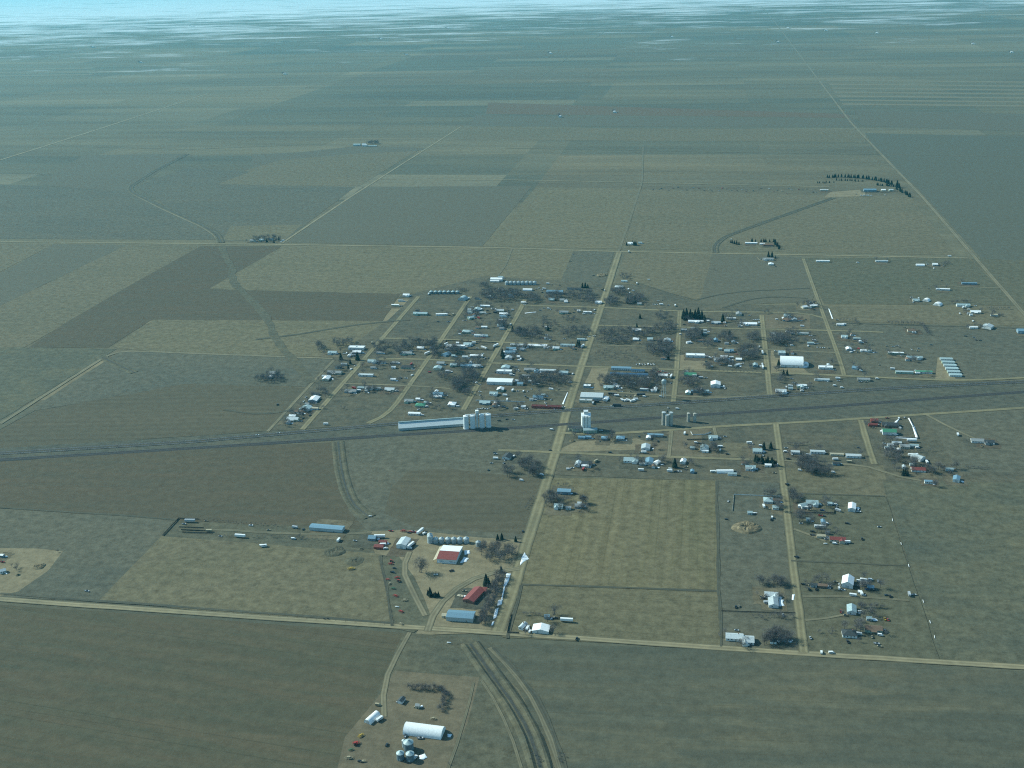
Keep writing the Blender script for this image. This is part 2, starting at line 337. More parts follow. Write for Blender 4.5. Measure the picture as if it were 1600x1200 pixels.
field([(1288, 478), (1578, 487), (1600, 508), (1306, 502)], M_straw, 'pale straw strip behind the right edge of town')
field([(1300, 504), (1600, 511), (1600, 588), (1478, 592), (1322, 586)], M_grey, 'grey green field around the storage units')
field([(242, 500), (606, 502), (522, 557), (300, 551), (190, 544), (180, 541)], M_pasture, 'uneven grass left of town below the brown field')
field([(0, 543), (178, 546), (0, 655)], M_mottle, 'mottled rough ground left of the diagonal track')
field([(190, 549), (330, 554), (516, 562), (480, 604), (286, 600), (60, 640), (0, 672)], M_grey, 'grey pasture beside the leftmost alley')
field([(286, 601), (480, 606), (418, 672), (200, 686), (0, 706), (0, 674), (62, 642)], M_brown, 'olive brown field above the highway')
field([(420, 672), (522, 560), (610, 500), (652, 458), (760, 432), (890, 440), (1000, 446), (1100, 476), (1290, 478), (1322, 588), (1200, 615), (1050, 628), (880, 640), (620, 660)], M_town, 'patchy yard grass under the main town', 'grass', 'town_grass')
field([(1200, 615), (1322, 590), (1390, 593), (1480, 597), (1600, 594), (1600, 612), (1300, 634), (1000, 652), (740, 672), (500, 686), (0, 717), (0, 700), (420, 674), (620, 662), (880, 642)], M_corr, 'weedy verge between highway and railway', 'verge', 'railway_verge')
field([(500, 687), (740, 673), (1000, 653), (1300, 635), (1600, 613), (1600, 640), (1270, 662), (1060, 675), (870, 680), (740, 678)], M_corr, 'weedy verge on the near side of the railway', 'verge', 'railway_verge')
field([(0, 722), (300, 702), (520, 692), (530, 760), (548, 800), (575, 826), (280, 812), (0, 792)], M_brownr, 'brown tilled field below the railway')
field([(524, 690), (740, 676), (862, 672), (838, 790), (815, 838), (740, 842), (578, 826), (550, 795), (532, 740)], M_grey, 'grey field between railway and grain bin farm')
field([(640, 738), (700, 734), (842, 750), (818, 832), (650, 820), (606, 800), (618, 762)], M_brown, 'rounded olive crop patch behind the grain bins')
field([(870, 676), (1060, 674), (1270, 660), (1600, 640), (1600, 760), (1380, 758), (1120, 750), (850, 740)], M_town, 'patchy yard grass on the near side of the railway', 'grass', 'town_grass')
field([(1450, 650), (1600, 642), (1600, 735), (1500, 735)], M_grey, 'grey pasture around the isolated house')
field([(868, 748), (1118, 752), (1122, 920), (814, 911), (848, 806), (858, 770)], M_stubble, 'big pale stubble field with upright tramlines')
field([(813, 915), (1122, 926), (1126, 1010), (792, 994)], M_stubbleX, 'pale field behind the corner houses')
field([(1120, 752), (1216, 757), (1250, 1016), (1128, 1008)], M_grey, 'grey green lots along the side street')
field([(1232, 770), (1382, 776), (1466, 1030), (1262, 1020)], M_olive, 'olive paddocks right of the side street')
field([(1230, 732), (1376, 728), (1382, 774), (1232, 768)], M_straw, 'straw lot between the near houses')
field([(1382, 754), (1600, 756), (1600, 1037), (1472, 1031)], M_mottle, 'mottled rangeland right of the snowy fence')
field([(0, 796), (276, 814), (160, 938), (0, 928)], M_grey, 'grey field left of the pale pasture')
field([(0, 858), (60, 860), (92, 864), (70, 890), (30, 920), (0, 928)], M_dirt, 'trampled yard at the picture edge farm', 'yard', 'yard')
field([(262, 836), (276, 814), (575, 828), (598, 862), (590, 866), (260, 838)], M_ditch, 'rough corral ground behind the pale pasture', 'yard', 'yard')
field([(160, 939), (256, 839), (590, 866), (612, 976)], M_pasture, 'pale grazed pasture beside the near gravel road')
field([(578, 832), (640, 830), (740, 842), (818, 846), (820, 870), (786, 985), (650, 988), (668, 958), (624, 872), (592, 866)], M_dirt, 'bare earth yard of the grain bin farm', 'yard', 'yard')
field([(596, 874), (622, 870), (646, 905), (668, 956), (664, 972), (645, 984), (614, 976)], M_mottle, 'weedy strip of the machinery row', 'yard', 'yard')
field([(0, 946), (625, 992), (598, 1084), (560, 1140), (530, 1200), (480, 1320), (0, 1320)], M_front, 'dark tilled field in the near corner')
field([(632, 992), (735, 1000), (800, 1080), (860, 1200), (880, 1320), (480, 1320), (540, 1190), (596, 1086)], M_ditch, 'weedy ground around the white quonset yard')
field([(618, 1052), (744, 1062), (722, 1130), (692, 1200), (680, 1240), (520, 1240), (548, 1150), (600, 1086)], M_dirtbr, 'bare brown yard of the white quonset farm', 'yard', 'yard')
field([(738, 1004), (1100, 1018), (1600, 1050), (1600, 1320), (900, 1320), (884, 1200), (820, 1080)], M_frontr, 'dark rangeland below the near gravel road')
field([(1125, 694), (1165, 694), (1165, 712), (1122, 712)], M_straw, 'small mown lot behind the near street', 'yard', 'yard')
field([(926, 574), (950, 575), (940, 608), (912, 606)], M_dirt, 'empty dirt lot beside the main street', 'yard', 'yard')
field([(1064, 556), (1098, 557), (1100, 577), (1060, 576)], M_dirt, 'dirt lot in front of the long white building', 'yard', 'yard')
field([(1206, 548), (1220, 548), (1262, 582), (1206, 582)], M_dirt, 'gravel lot around the white arched hall', 'yard', 'yard')
field([(905, 690), (990, 686), (1040, 700), (870, 706)], M_dirt, 'bare lot below the tall white elevator', 'yard', 'yard')
field([(1020, 690), (1055, 672), (1110, 668), (1080, 712), (1030, 712)], M_dirtbr, 'brown lot below the concrete silos', 'yard', 'yard')
field([(1190, 492), (1262, 492), (1262, 512), (1192, 512)], M_dirtbr, 'brown yard around the corner houses', 'yard', 'yard')
field([(1466, 560), (1480, 560), (1492, 592), (1462, 592)], M_dirt, 'dirt apron beside the storage units', 'yard', 'yard')
field([(1300, 300), (1350, 296), (1350, 306), (1290, 308)], M_dirt, 'pale yard of the tree lined farmstead', 'yard', 'yard')

# roads
rz_ = [-0.10]
def strip(name, pts, w, m, label, cat, zz=None, rag=0.35, pixel=True, parent=None):
    P = [G(*p) if pixel else Vector(p) for p in pts]
    if zz is None: rz_[0] += 0.003; zz = rz_[0]
    Q = []
    for a, b in zip(P, P[1:]):
        k = max(1, min(60, int((b-a).length/25)))
        for i in range(k): Q.append(a.lerp(b, i/k))
    Q.append(P[-1])
    for _ in range(2):                                     # ease the bends
        Q = [Q[0]] + [Q[i]*0.5 + (Q[i-1]+Q[i+1])*0.25 for i in range(1, len(Q)-1)] + [Q[-1]]
    v = []; L = 0; uvs = []
    for i, q in enumerate(Q):
        t = (Q[min(i+1, len(Q)-1)] - Q[max(i-1, 0)]).normalized(); nn = Vector((-t.y, t.x, 0))
        if i: L += (q-Q[i-1]).length
        for s in (-1, 1):
            e = q + nn*s*(w/2 + random.uniform(-rag, rag)); v.append((e.x, e.y, zz)); uvs.append(((s+1)/2, L/10))
    f = [(2*i+1, 2*i, 2*i+2, 2*i+3) for i in range(len(Q)-1)]
    me = mesh(name, v, f, m); uvl = me.uv_layers.new()
    for lp in me.loops: uvl.data[lp.index].uv = uvs[lp.vertex_index]
    o = link(name, me, parent)
    if cat in ('street', 'road'): STREETQ.extend((q, w) for q in Q)
    if parent is None: tag(o, label, cat, kind='structure')
    return Q
STREETQ = []
S = 'dirt_street'; R0 = 'gravel_road'; T0 = 'dirt_track'
strip(R0, [(-60, 377), (0, 377.5), (440, 382), (780, 387), (967, 393), (1250, 398), (1512, 403)], 8, M_road, 'straight gravel section road behind the town', 'road')
strip('paved_road', [(1190, 10), (1215, 40), (1330, 192), (1440, 306), (1600, 490), (1700, 602)], 9, M_track, 'long straight road running to the horizon', 'road')
strip(R0, [(440, 380), (550, 306), (668, 231), (720, 198)], 7, M_road, 'diagonal section road from the crossroads farm', 'road')
strip(R0, [(-50, 266), (0, 250), (150, 203), (325, 146)], 12, M_road, 'far diagonal road across the open range', 'road')
strip(T0, [(590, 280), (800, 281), (1000, 285), (1295, 292)], 8, M_road, 'faint section line track behind the striped stubble', 'track')
strip(T0, [(790, 231), (1150, 238), (1384, 241), (1600, 245)], 6, M_faint, 'faint far section line track', 'track')
strip(T0, [(294, 240), (242, 266), (200, 292), (203, 301), (256, 328), (314, 354), (336, 368), (342, 378)], 6, M_track, 'pale bank track along the far irrigation ditch', 'track')
strip(T0, [(830, 131), (890, 88), (952, 44)], 9, M_faint, 'faint far track towards the horizon', 'track')
strip(T0, [(967, 392), (985, 340), (1003, 285), (1005, 230)], 6, M_faint, 'grassy track continuing the main street line', 'track')
strip(T0, [(0, 229), (120, 229), (300, 233), (470, 226)], 9, M_faint, 'faint track across the far left range', 'track')
strip(R0, [(-60, 931), (0, 936), (400, 964), (775, 988), (1200, 1017), (1600, 1042), (1680, 1047)], 9.5, M_road, 'wide gravel road in front of the near farms', 'road')
strip('main_street', [(778, 986), (800, 925), (822, 850), (845, 780), (866, 712), (886, 640), (912, 560), (945, 462), (967, 394)], 15, M_street, 'broad dirt main street through the whole town', 'street')
strip(S, [(472, 671), (560, 571), (654, 463)], 9.5, M_street, 'dirt street beside the row of dark conifers', 'street')
strip(S, [(575, 661), (600, 655), (612, 640), (665, 566), (735, 463)], 9.5, M_street, 'dirt street ending at the teal quonset', 'street')
strip(S, [(724, 640), (768, 562), (816, 478), (820, 468)], 10, M_street, 'dirt street above the grain silos', 'street')
strip('alley', [(418, 674), (470, 617), (521, 563)], 5, M_track, 'leftmost grassy alley of the town', 'street')
strip(S, [(1052, 628), (1057, 577), (1060, 530), (1062, 486)], 9.5, M_street, 'dirt street past the water tower', 'street')
strip(S, [(1203, 617), (1197, 560), (1190, 492)], 10, M_street, 'dirt street left of the white arched hall', 'street')
strip(S, [(1319, 586), (1308, 550), (1288, 496), (1275, 460), (1255, 404)], 8, M_street, 'dirt street right of the white arched hall', 'street')
strip(S, [(816, 477), (936, 480), (1063, 486), (1120, 487), (1245, 488), (1278, 490), (1288, 497)], 7.5, M_street, 'rear cross street of the town', 'street')
strip(S, [(593, 528), (720, 531), (792, 535), (906, 539)], 7, M_street, 'cross street along the fenced white building', 'street')
strip(S, [(933, 508), (1063, 511), (1140, 513), (1192, 514), (1296, 516), (1380, 519)], 7, M_street, 'cross street in front of the tall conifers', 'street')
strip('dirt_track', [(0, 662), (100, 598), (180, 547), (300, 552), (520, 560)], 7, M_track, 'dirt track curving up to the town from the left', 'track')
strip(S, [(548, 562), (640, 560), (720, 564), (762, 567), (905, 572), (1050, 577), (1140, 580), (1190, 582)], 7.5, M_street, 'long cross street behind the blue storage sheds', 'street')
strip(S, [(1067, 542), (1140, 544), (1196, 546), (1308, 551)], 5.5, M_track, 'cross street behind the white arched hall', 'street')
strip('alley', [(930, 539), (1057, 542)], 4, M_track, 'alley through the wooded block', 'street')
strip(S, [(535, 599), (638, 602), (704, 607)], 5.5, M_track, 'cross street in front of the green roofed house', 'street')
strip('alley', [(798, 609), (894, 610)], 4.5, M_track, 'alley behind the blue roofed house', 'street')
strip(S, [(1206, 582), (1240, 583), (1320, 587), (1384, 590), (1475, 594), (1530, 594), (1600, 590), (1680, 585)], 8, M_street, 'gravel street bending past the storage units', 'street')
strip(S, [(930, 611), (1048, 618), (1130, 622), (1170, 620), (1203, 617)], 6, M_track, 'frontage track below the water tower', 'street')
strip('dirt_track', [(876, 676), (905, 679), (945, 678), (1060, 671), (1120, 666), (1280, 658), (1600, 637), (1680, 632)], 8, M_street, 'dirt frontage road on the near side of the railway', 'street')
strip(S, [(778, 703), (860, 706), (960, 711), (1060, 714), (1178, 718), (1215, 719)], 7.5, M_street, 'near cross street behind the stubble field', 'street')
strip(S, [(1218, 719), (1292, 724), (1366, 726), (1380, 736), (1396, 748), (1440, 751)], 5, M_track, 'track to the red roofed house', 'track')
strip(S, [(1212, 662), (1220, 720), (1233, 830), (1240, 890), (1256, 1019)], 10, M_street, 'near side street running down to the gravel road', 'street')
strip(S, [(1345, 656), (1354, 690), (1366, 725)], 10, M_street, 'short dirt street beside the snow edged yard', 'street')
strip(S, [(1049, 673), (1045, 714)], 6, M_track, 'short track below the concrete silos', 'track')
strip(S, [(1115, 666), (1120, 685)], 5, M_track, 'driveway of the white fenced house', 'track')
strip(T0, [(668, 986), (664, 968), (690, 935), (736, 902), (770, 890), (812, 888)], 8, M_track, 'farm drive past the red roofed house', 'track')
strip(T0, [(664, 962), (640, 915), (622, 880), (640, 862)], 7, M_track, 'farm drive beside the machinery row', 'track')
strip(T0, [(640, 988), (620, 1020), (600, 1058), (592, 1085), (600, 1120)], 5.5, M_track, 'curving drive to the white quonset', 'track')
strip(T0, [(1240, 826), (1262, 832), (1290, 846)], 4, M_track, 'driveway to the long red roofed house', 'track')
strip(T0, [(1254, 932), (1300, 932), (1352, 928), (1420, 938)], 4.5, M_faint, 'drive to the white barn', 'track')
strip(T0, [(1258, 969), (1290, 970), (1320, 960)], 3.5, M_track, 'drive to the teal house', 'track')
strip(T0, [(1448, 648), (1475, 664), (1505, 678), (1530, 688)], 4.5, M_track, 'curving drive to the isolated house', 'track')
strip(T0, [(768, 444), (790, 415), (800, 388)], 4.5, M_faint, 'drive to the white barn behind town', 'track')
strip(T0, [(1470, 446), (1500, 448), (1562, 450)], 4.5, M_track, 'drive to the mobile homes', 'track')
strip(T0, [(1183, 402), (1182, 408), (1196, 412), (1210, 404)], 3.5, M_track, 'looping drive of the farmhouse', 'track')
strip(T0, [(280, 828), (340, 825), (400, 832), (540, 836), (580, 832)], 5, M_faint, 'corral lane behind the pale pasture', 'track')
strip(T0, [(740, 1066), (726, 1130), (700, 1200)], 3, M_faint, 'yard edge track beside the quonset', 'track')
strip(T0, [(752, 1062), (790, 1120), (815, 1200)], 3, M_faint, 'grassy track beside the canal', 'track')

M_weed = road_mat('weedy_row', (.088, .09, .066), (.11, .106, .074), (.13, .124, .082))
for pts, w_, lab in (([(815, 913), (980, 918), (1122, 924)], 4, 'dark weedy row between the stubble and the lower field'), ([(1119, 752), (1123, 920), (1127, 1010)], 3.5, 'dark weedy row along the right side of the stubble'),
    ([(0, 793), (150, 802), (278, 812)], 3.5, 'weedy row above the grey field'), ([(1090, 468), (1120, 460), (1160, 455), (1265, 450)], 5, 'dark curved terrace row behind the conifers'), ([(1130, 481), (1160, 470), (1200, 462), (1262, 466)], 5, 'second dark curved terrace row behind the conifers'),
    ([(1235, 770), (1382, 775)], 3.5, 'weedy row below the mown straw lot'), ([(990, 440), (1060, 462), (1092, 470)], 4, 'dark row above the rear cross street'), ([(350, 640), (420, 650), (460, 640)], 5, 'dark weedy patch beside the leftmost alley'),
    ([(1300, 504), (1420, 508), (1600, 513)], 4, 'dark edge of the pale straw strip'), ([(400, 530), (470, 522), (560, 506), (640, 500)], 7, 'dark winding swale left of the town'), ([(612, 978), (604, 920), (594, 868)], 3, 'weedy row between pasture and machinery row'),
    ([(0, 927), (160, 939), (400, 957), (612, 973)], 4, 'dark ditch verge above the near gravel road'), ([(1236, 876), (1300, 878), (1420, 884)], 2.5, 'faint weedy row in the olive paddock'), ([(792, 997), (810, 940), (815, 914)], 4, 'weedy verge beside the lower main street')):
    strip('weedy_row', pts, w_, M_weed, lab, 'weeds', rag=.9)
# highway with its lines
hp = [(-80, 713), (0, 708), (300, 690), (620, 661.5), (880, 641), (1050, 630), (1203, 619), (1380, 607), (1600, 596), (1700, 591)]
hq = strip('highway', hp, 12, M_asph, 'dark two lane highway beside the railway', 'road', rag=0.1)
hw = [o for o in COL.objects if o.name == 'highway'][0]
M_yel = paint('yellow_line', (.55, .42, .08), 0.8); M_wht = paint('white_line', (.65, .65, .62), 0.8)
for nm, off, mm in (('centre_line', 0, M_yel), ('edge_line', -4.0, M_wht), ('edge_line', 4.0, M_wht)):
    vv = []
    for i, q in enumerate(hq):
        t = (hq[min(i+1, len(hq)-1)]-hq[max(i-1, 0)]).normalized(); nn = Vector((-t.y, t.x, 0))
        for s in (-.09, .09):
            e = q+nn*(off+s); vv.append((e.x, e.y, rz_[0]+0.006))
    link(nm, mesh(nm, vv, [(2*i+1, 2*i, 2*i+2, 2*i+3) for i in range(len(hq)-1)], mm), hw)

# railway: ballast bank, rails, sleepers
rp = [(-80, 723), (0, 718), (300, 700), (600, 680.5), (740, 672.5), (880, 663), (952, 658), (1060, 650), (1280, 636), (1483, 620.5), (1600, 612), (1700, 605)]
def profile_strip(name, pts, prof, m, pixel=True, step=25, jit=0.0):
    P = [G(*p) if pixel else Vector(p) for p in pts]; Q = []
    for a, b in zip(P, P[1:]):
        k = max(1, int((b-a).length/step))
        for i in range(k): Q.append(a.lerp(b, i/k))
    Q.append(P[-1])
    for _ in range(3): Q = [Q[0]] + [Q[i]*0.5+(Q[i-1]+Q[i+1])*0.25 for i in range(1, len(Q)-1)] + [Q[-1]]
    v = []; n = len(prof)
    for i, q in enumerate(Q):
        t = (Q[min(i+1, len(Q)-1)]-Q[max(i-1, 0)]).normalized(); nn = Vector((-t.y, t.x, 0))
        for (o, z) in prof:
            e = q+nn*(o+random.uniform(-jit, jit)); v.append((e.x, e.y, z+random.uniform(-jit, jit)*0.25))
    f = [(i*n+k+1, i*n+k, (i+1)*n+k, (i+1)*n+k+1) for i in range(len(Q)-1) for k in range(n-1)]
    return mesh(name, v, f, m), Q
me, RQ = profile_strip('railway', rp, [(-5.5, -0.4), (-3.0, 0.55), (3.0, 0.55), (5.5, -0.4)], M_ballast)
rail = tag(link('railway', me), 'railway line on a dark ballast bank beside the highway', 'railway', kind='structure')
M_steel = paint('rail_steel', (.20, .17, .15), 0.4, 0.7); M_wood = paint('old_timber', (.12, .10, .078), 0.9)
for s in (-.72, .72):
    m2, _ = profile_strip('rail', rp, [(s-.05, .68), (s-.05, .86), (s+.05, .86), (s+.05, .68)], M_steel); link('rail', m2, rail)
sv = MB()
for a, b in zip(RQ, RQ[1:]):
    d = b-a; L = d.length; t = d.normalized(); nn = Vector((-t.y, t.x, 0))
    if abs(a.x) > 1300: continue
    for i in range(int(L/0.9)):
        c = a+t*i*0.9
        pts = [c+t*x+nn*y+Vector((0, 0, z)) for z in (.5, .68) for (x, y) in ((-.12, -1.3), (.12, -1.3), (.12, 1.3), (-.12, 1.3))]
        sv.poly(pts, [(4, 5, 6, 7), (0, 1, 5, 4), (2, 3, 7, 6)])
sl_ = sv.build('sleepers', M_wood, rail); sl_['kind'] = 'stuff'

# irrigation ditches: two banks and a channel
DP = [(-8.5, -0.5), (-6.2, .8), (-4.4, 1.0), (-2.2, 0.02), (2.2, 0.02), (4.4, 1.0), (6.2, .8), (8.5, -0.5)]
M_bed = paint('wet_ditch_bed', (.062, .064, .05), .7, var=.35, nscale=.15)
def ditch(pts, label, sc_=1.0, hs=.45):
    me, q = profile_strip('irrigation_ditch', pts, [(o*sc_, z*sc_*hs if z > .1 else z) for o, z in DP], M_ditch, step=18, jit=0.3)
    o = tag(link('irrigation_ditch', me), label, 'ditch', kind='structure')
    m2, _ = profile_strip('channel_bed', pts, [(-1.0*sc_, .16), (1.0*sc_, .16)], M_bed, step=18, jit=0.4); link('channel_bed', m2, o)
ditch([(292, 241), (240, 268), (203, 292), (206, 300), (260, 326), (318, 352), (340, 366), (346, 379)], 'far irrigation ditch bending beside the crossroads farm', 1.2)
strip('creek', [(346, 384), (353, 405), (366, 418), (361, 434), (374, 452), (398, 474), (416, 496), (428, 520), (436, 540), (456, 558), (486, 598)], 15, M_ditch, 'soft brown dry creek meandering down to the leftmost alley', 'creek', rag=2.5)
strip('creek', [(352, 392), (362, 416), (357, 432), (366, 450)], 5, M_ditch, 'weedy bed of the dry creek below the far gravel road', 'creek', rag=1.5)
strip('creek', [(422, 503), (434, 535), (454, 555), (484, 594)], 4, M_ditch, 'weedy bed of the dry creek beside the town', 'creek', rag=1.2)
ditch([(528, 690), (534, 740), (546, 780), (560, 800), (578, 808)], 'weedy ditch below the railway', 1.2, .5)
ditch([(1118, 395), (1116, 384), (1132, 370), (1200, 345), (1302, 309)], 'straight ditch running to the tree lined farmstead', 1.1)
ditch([(735, 1006), (765, 1050), (800, 1095), (832, 1150), (850, 1220)], 'deep canal with two banks in the near field', 1.3, 1.3)
strip(T0, [(722, 1006), (750, 1050), (786, 1098), (818, 1150), (838, 1220)], 4, M_faint, 'left bank track of the near canal', 'track')
strip(T0, [(765, 1012), (810, 1058), (850, 1120), (880, 1220)], 5, M_faint, 'right bank track of the near canal', 'track', rag=.9)
strip('weedy_row', [(772, 1012), (818, 1058), (858, 1120), (888, 1220)], 5, M_weed, 'dark weedy strip beside the near canal track', 'weeds', rag=1.2)
ditch([(210, 582), (160, 558)], 'short dark drain beside the diagonal track', 1.0)
# ------------------------------------------------------------------ paints
def P(n, c, r=0.6, me=0.0, **k): return paint(n, c, r, me, **k)
ROOF = {
 'white': P('white_metal_roof', (.84, .84, .82), .45, var=.14), 'grey': P('grey_shingle', (.27, .285, .28), .8, nscale=1.2),
 'pale': P('pale_galvanised_roof', (.50, .54, .54), .45, var=.2), 'teal': P('weathered_galvanised_roof', (.36, .45, .45), .45, var=.22),
 'blue': P('blue_metal_roof', (.17, .28, .35), .45, var=.15), 'navy': P('navy_metal_roof', (.035, .085, .15), .45, var=.15), 'green': P('green_metal_roof', (.07, .24, .14), .5, var=.15),
 'red': P('red_metal_roof', (.23, .058, .048), .55, var=.25), 'maroon': P('maroon_roof', (.12, .032, .032), .7, var=.3), 'brown': P('brown_shingle', (.19, .125, .085), .85),
 'dark': P('dark_shingle', (.055, .065, .068), .8, var=.3), 'tan': P('tan_roof', (.46, .40, .28), .7)}
RWORD = {'white': 'white', 'grey': 'grey', 'pale': 'pale metal', 'teal': 'weathered galvanised', 'blue': 'blue', 'navy': 'dark blue', 'green': 'green', 'red': 'red', 'maroon': 'dark red', 'brown': 'brown', 'dark': 'dark', 'tan': 'tan'}
WALL = {'white': P('white_siding', (.68, .68, .65), .7, var=.12), 'cream': P('cream_siding', (.55, .50, .38), .7), 'grey': P('grey_siding', (.33, .34, .33), .7),
 'green': P('pale_green_siding', (.33, .42, .33), .7), 'blue': P('blue_siding', (.20, .29, .35), .7), 'brown': P('brown_siding', (.20, .14, .10), .8),
 'brick': P('brick_wall', (.26, .13, .09), .85), 'red': P('red_siding', (.30, .07, .05), .7), 'metal': P('galvanised_wall', (.42, .46, .46), .5, .0, var=.2)}
GLASS = P('window_glass', (.03, .04, .045), .12, var=.05, spec=.6)
DOORM = P('door_paint', (.22, .17, .13), .6); CONC = P('concrete', (.40, .385, .33), .9, var=.25, nscale=.3)
WHITEC = P('whitewashed_concrete', (.72, .72, .68), .8, var=.15, nscale=.25)
BARK = P('bark', (.10, .09, .08), .95, var=.3); TWIG = P('bare_twigs', (.158, .149, .143), .95, var=.4, nscale=.3)
NEEDLE = P('conifer_needles', (.022, .042, .026), .9, var=.45, nscale=.9); BRUSH = P('brown_brush', (.125, .103, .072), .95, var=.35, nscale=.4)
SNOW = P('snow', (.86, .88, .88), .6, var=.06); TYRE = P('tyre', (.03, .03, .03), .9)
BINW = P('bin_galvanised', (.38, .44, .45), .42, .0, var=.2, nscale=.5); BIND = P('bin_dark_galvanised', (.13, .18, .20), .4, .0, var=.2, nscale=.5)
CAR = {'white': P('white_paint', (.78, .78, .76), .3, var=.08), 'silver': P('silver_paint', (.42, .44, .45), .3, var=.1), 'red': P('red_paint', (.36, .045, .035), .35, var=.15),
 'blue': P('blue_paint', (.05, .12, .26), .3), 'dark': P('dark_paint', (.035, .04, .045), .3), 'tan': P('tan_paint', (.40, .34, .22), .4), 'yellow': P('yellow_paint', (.48, .32, .05), .45), 'green': P('green_paint', (.05, .15, .08), .4)}

# ------------------------------------------------------------------ buildings
def gable(L, D, h, rise, ov=0.35, th=0.18, axis='x'):
    """two roof slopes with thickness, ridge along x"""
    mb = MB(); a = L/2+ov; b = D/2+ov; e = h-rise*ov/(D/2)
    for s in (-1, 1):
        p = [(-a, s*b, e), (a, s*b, e), (a, 0, h+rise), (-a, 0, h+rise)]
        q = [(x, y, z+th) for x, y, z in p]
        mb.poly(p+q, [(0, 1, 2, 3), (4, 5, 6, 7), (0, 1, 5, 4), (0, 3, 7, 4), (1, 2, 6, 5)] if s < 0 else [(3, 2, 1, 0), (7, 6, 5, 4), (4, 5, 1, 0), (4, 7, 3, 0), (5, 6, 2, 1)])
    return mb
def gwall(L, D, h, rise):
    a = L/2; b = D/2; mb = MB()
    p = [(-a, -b, -.4), (a, -b, -.4), (a, b, -.4), (-a, b, -.4), (-a, -b, h), (a, -b, h), (a, b, h), (-a, b, h), (-a, 0, h+rise), (a, 0, h+rise)]
    return mb.poly(p, [(0, 1, 5, 4), (1, 2, 6, 9, 5), (2, 3, 7, 6), (3, 0, 4, 8, 7)])
def hiproof(L, D, h, rise, ov=.4):
    a = L/2+ov; b = D/2+ov; k = max(0.0, a-b*0.95)
    p = [(-a, -b, h), (a, -b, h), (a, b, h), (-a, b, h), (-k, 0, h+rise), (k, 0, h+rise)]
    p += [(-a, -b, h-.15), (a, -b, h-.15), (a, b, h-.15), (-a, b, h-.15)]
    return MB().poly(p, [(0, 1, 5, 4), (1, 2, 5), (2, 3, 4, 5), (3, 0, 4), (6, 7, 1, 0), (7, 8, 2, 1), (8, 9, 3, 2), (9, 6, 0, 3), (9, 8, 7, 6)])
def arch(L, D, hh, n=14, ribs=True, a0=0.0):
    """barrel vault, axis along x, corrugated by alternating ring radii"""
    mb = MB(); k = max(4, int(L/1.2)) if ribs else 2
    k = min(k, 40); v = []
    for i in range(k+1):
        x = -L/2+L*i/k; s = 1.0 if (not ribs or i % 2 == 0) else 0.985
        for j in range(n+1):
            t = math.pi*(a0+(1-2*a0)*j/n)
            v.append((x, -math.cos(t)/math.cos(math.pi*a0)*D/2*s, (math.sin(t)-math.sin(math.pi*a0))/(1-math.sin(math.pi*a0))*hh*s))
    f = [(i*(n+1)+j, (i+1)*(n+1)+j, (i+1)*(n+1)+j+1, i*(n+1)+j+1) for i in range(k) for j in range(n)]
    return mb.poly(v, f)
def archend(L, D, hh, n=14):
    mb = MB()
    for s in (-1, 1):
        p = [(s*(L/2-.12), -math.cos(math.pi*j/n)*D/2*.985, math.sin(math.pi*j/n)*hh*.985) for j in range(n+1)]
        mb.poly(p, [tuple(range(n+1))] if s < 0 else [tuple(range(n, -1, -1))])
    return mb
ME_WIN = MB().box(-.6, .6, -.06, .06, 0, 1.1); ME_WIN = mesh('window', ME_WIN.v, ME_WIN.f, GLASS)
ME_FRAME = MB().box(-.72, .72, -.04, .04, -.12, 1.22); ME_FRAME = mesh('frame', ME_FRAME.v, ME_FRAME.f, WALL['white'])
ME_DOOR = MB().box(-.5, .5, -.06, .06, 0, 2.05); ME_DOOR = mesh('door', ME_DOOR.v, ME_DOOR.f, DOORM)
ME_CHIM = MB().box(-.35, .35, -.35, .35, -1.0, 1.0).box(-.45, .45, -.45, .45, 1.0, 1.18); ME_CHIM = mesh('chimney', ME_CHIM.v, ME_CHIM.f, WALL['brick'])
ME_BIG = MB().box(-1.7, 1.7, -.06, .06, 0, 3.0); ME_BIG = mesh('roller_door', ME_BIG.v, ME_BIG.f, WALL['metal'])
ME_GAR = MB().box(-1.3, 1.3, -.06, .06, 0, 2.2); ME_GAR = mesh('roller_door', ME_GAR.v, ME_GAR.f, WALL['white'])

REC = []          # every thing: dict(o, kind, label parts, p)
ST = {'o': (0, 0), 's': 1.0, 'at': ''}
def REG(ox, oy, s, at): ST['o'] = (ox, oy); ST['s'] = s; ST['at'] = at
def AT(at): ST['at'] = at
def pt(x, y): return G(ST['o'][0]+x/ST['s'], ST['o'][1]+y/ST['s'])
def rec(o, cat, adj, word, p, size=1.0, at=None): REC.append(dict(o=o, cat=cat, adj=adj, word=word, at=at if at is not None else ST['at'], p=p, size=size))
def put(me, name, parent, loc, rz=0.0):
    o = link(name, me, parent); o.location = loc; o.rotation_euler = (0, 0, rz); return o
KIND = {   # depth, wall height, rise, object name, word, category
 'house': (8.6, 2.7, 2.1, 'house', 'house', 'house'), 'hip': (10.5, 2.7, 2.2, 'house', 'hip roofed house', 'house'),
 'trailer': (4.8, 3.0, .55, 'mobile_home', 'mobile home', 'mobile home'), 'shed': (5.0, 2.5, 1.2, 'shed', 'shed', 'shed'),
 'barn': (13.0, 4.6, 2.4, 'metal_barn', 'metal barn', 'barn'), 'quonset': (10, 0, 4.6, 'quonset_hut', 'rounded quonset hut', 'quonset'),
 'flat': (11, 4.0, .4, 'flat_roofed_building', 'flat roofed building', 'building'), 'unit': (7, 2.7, .7, 'storage_building', 'row of storage units', 'storage building')}
WALLPICK = ['white', 'white', 'cream', 'grey', 'green', 'white', 'blue', 'cream']
cnt = [0]
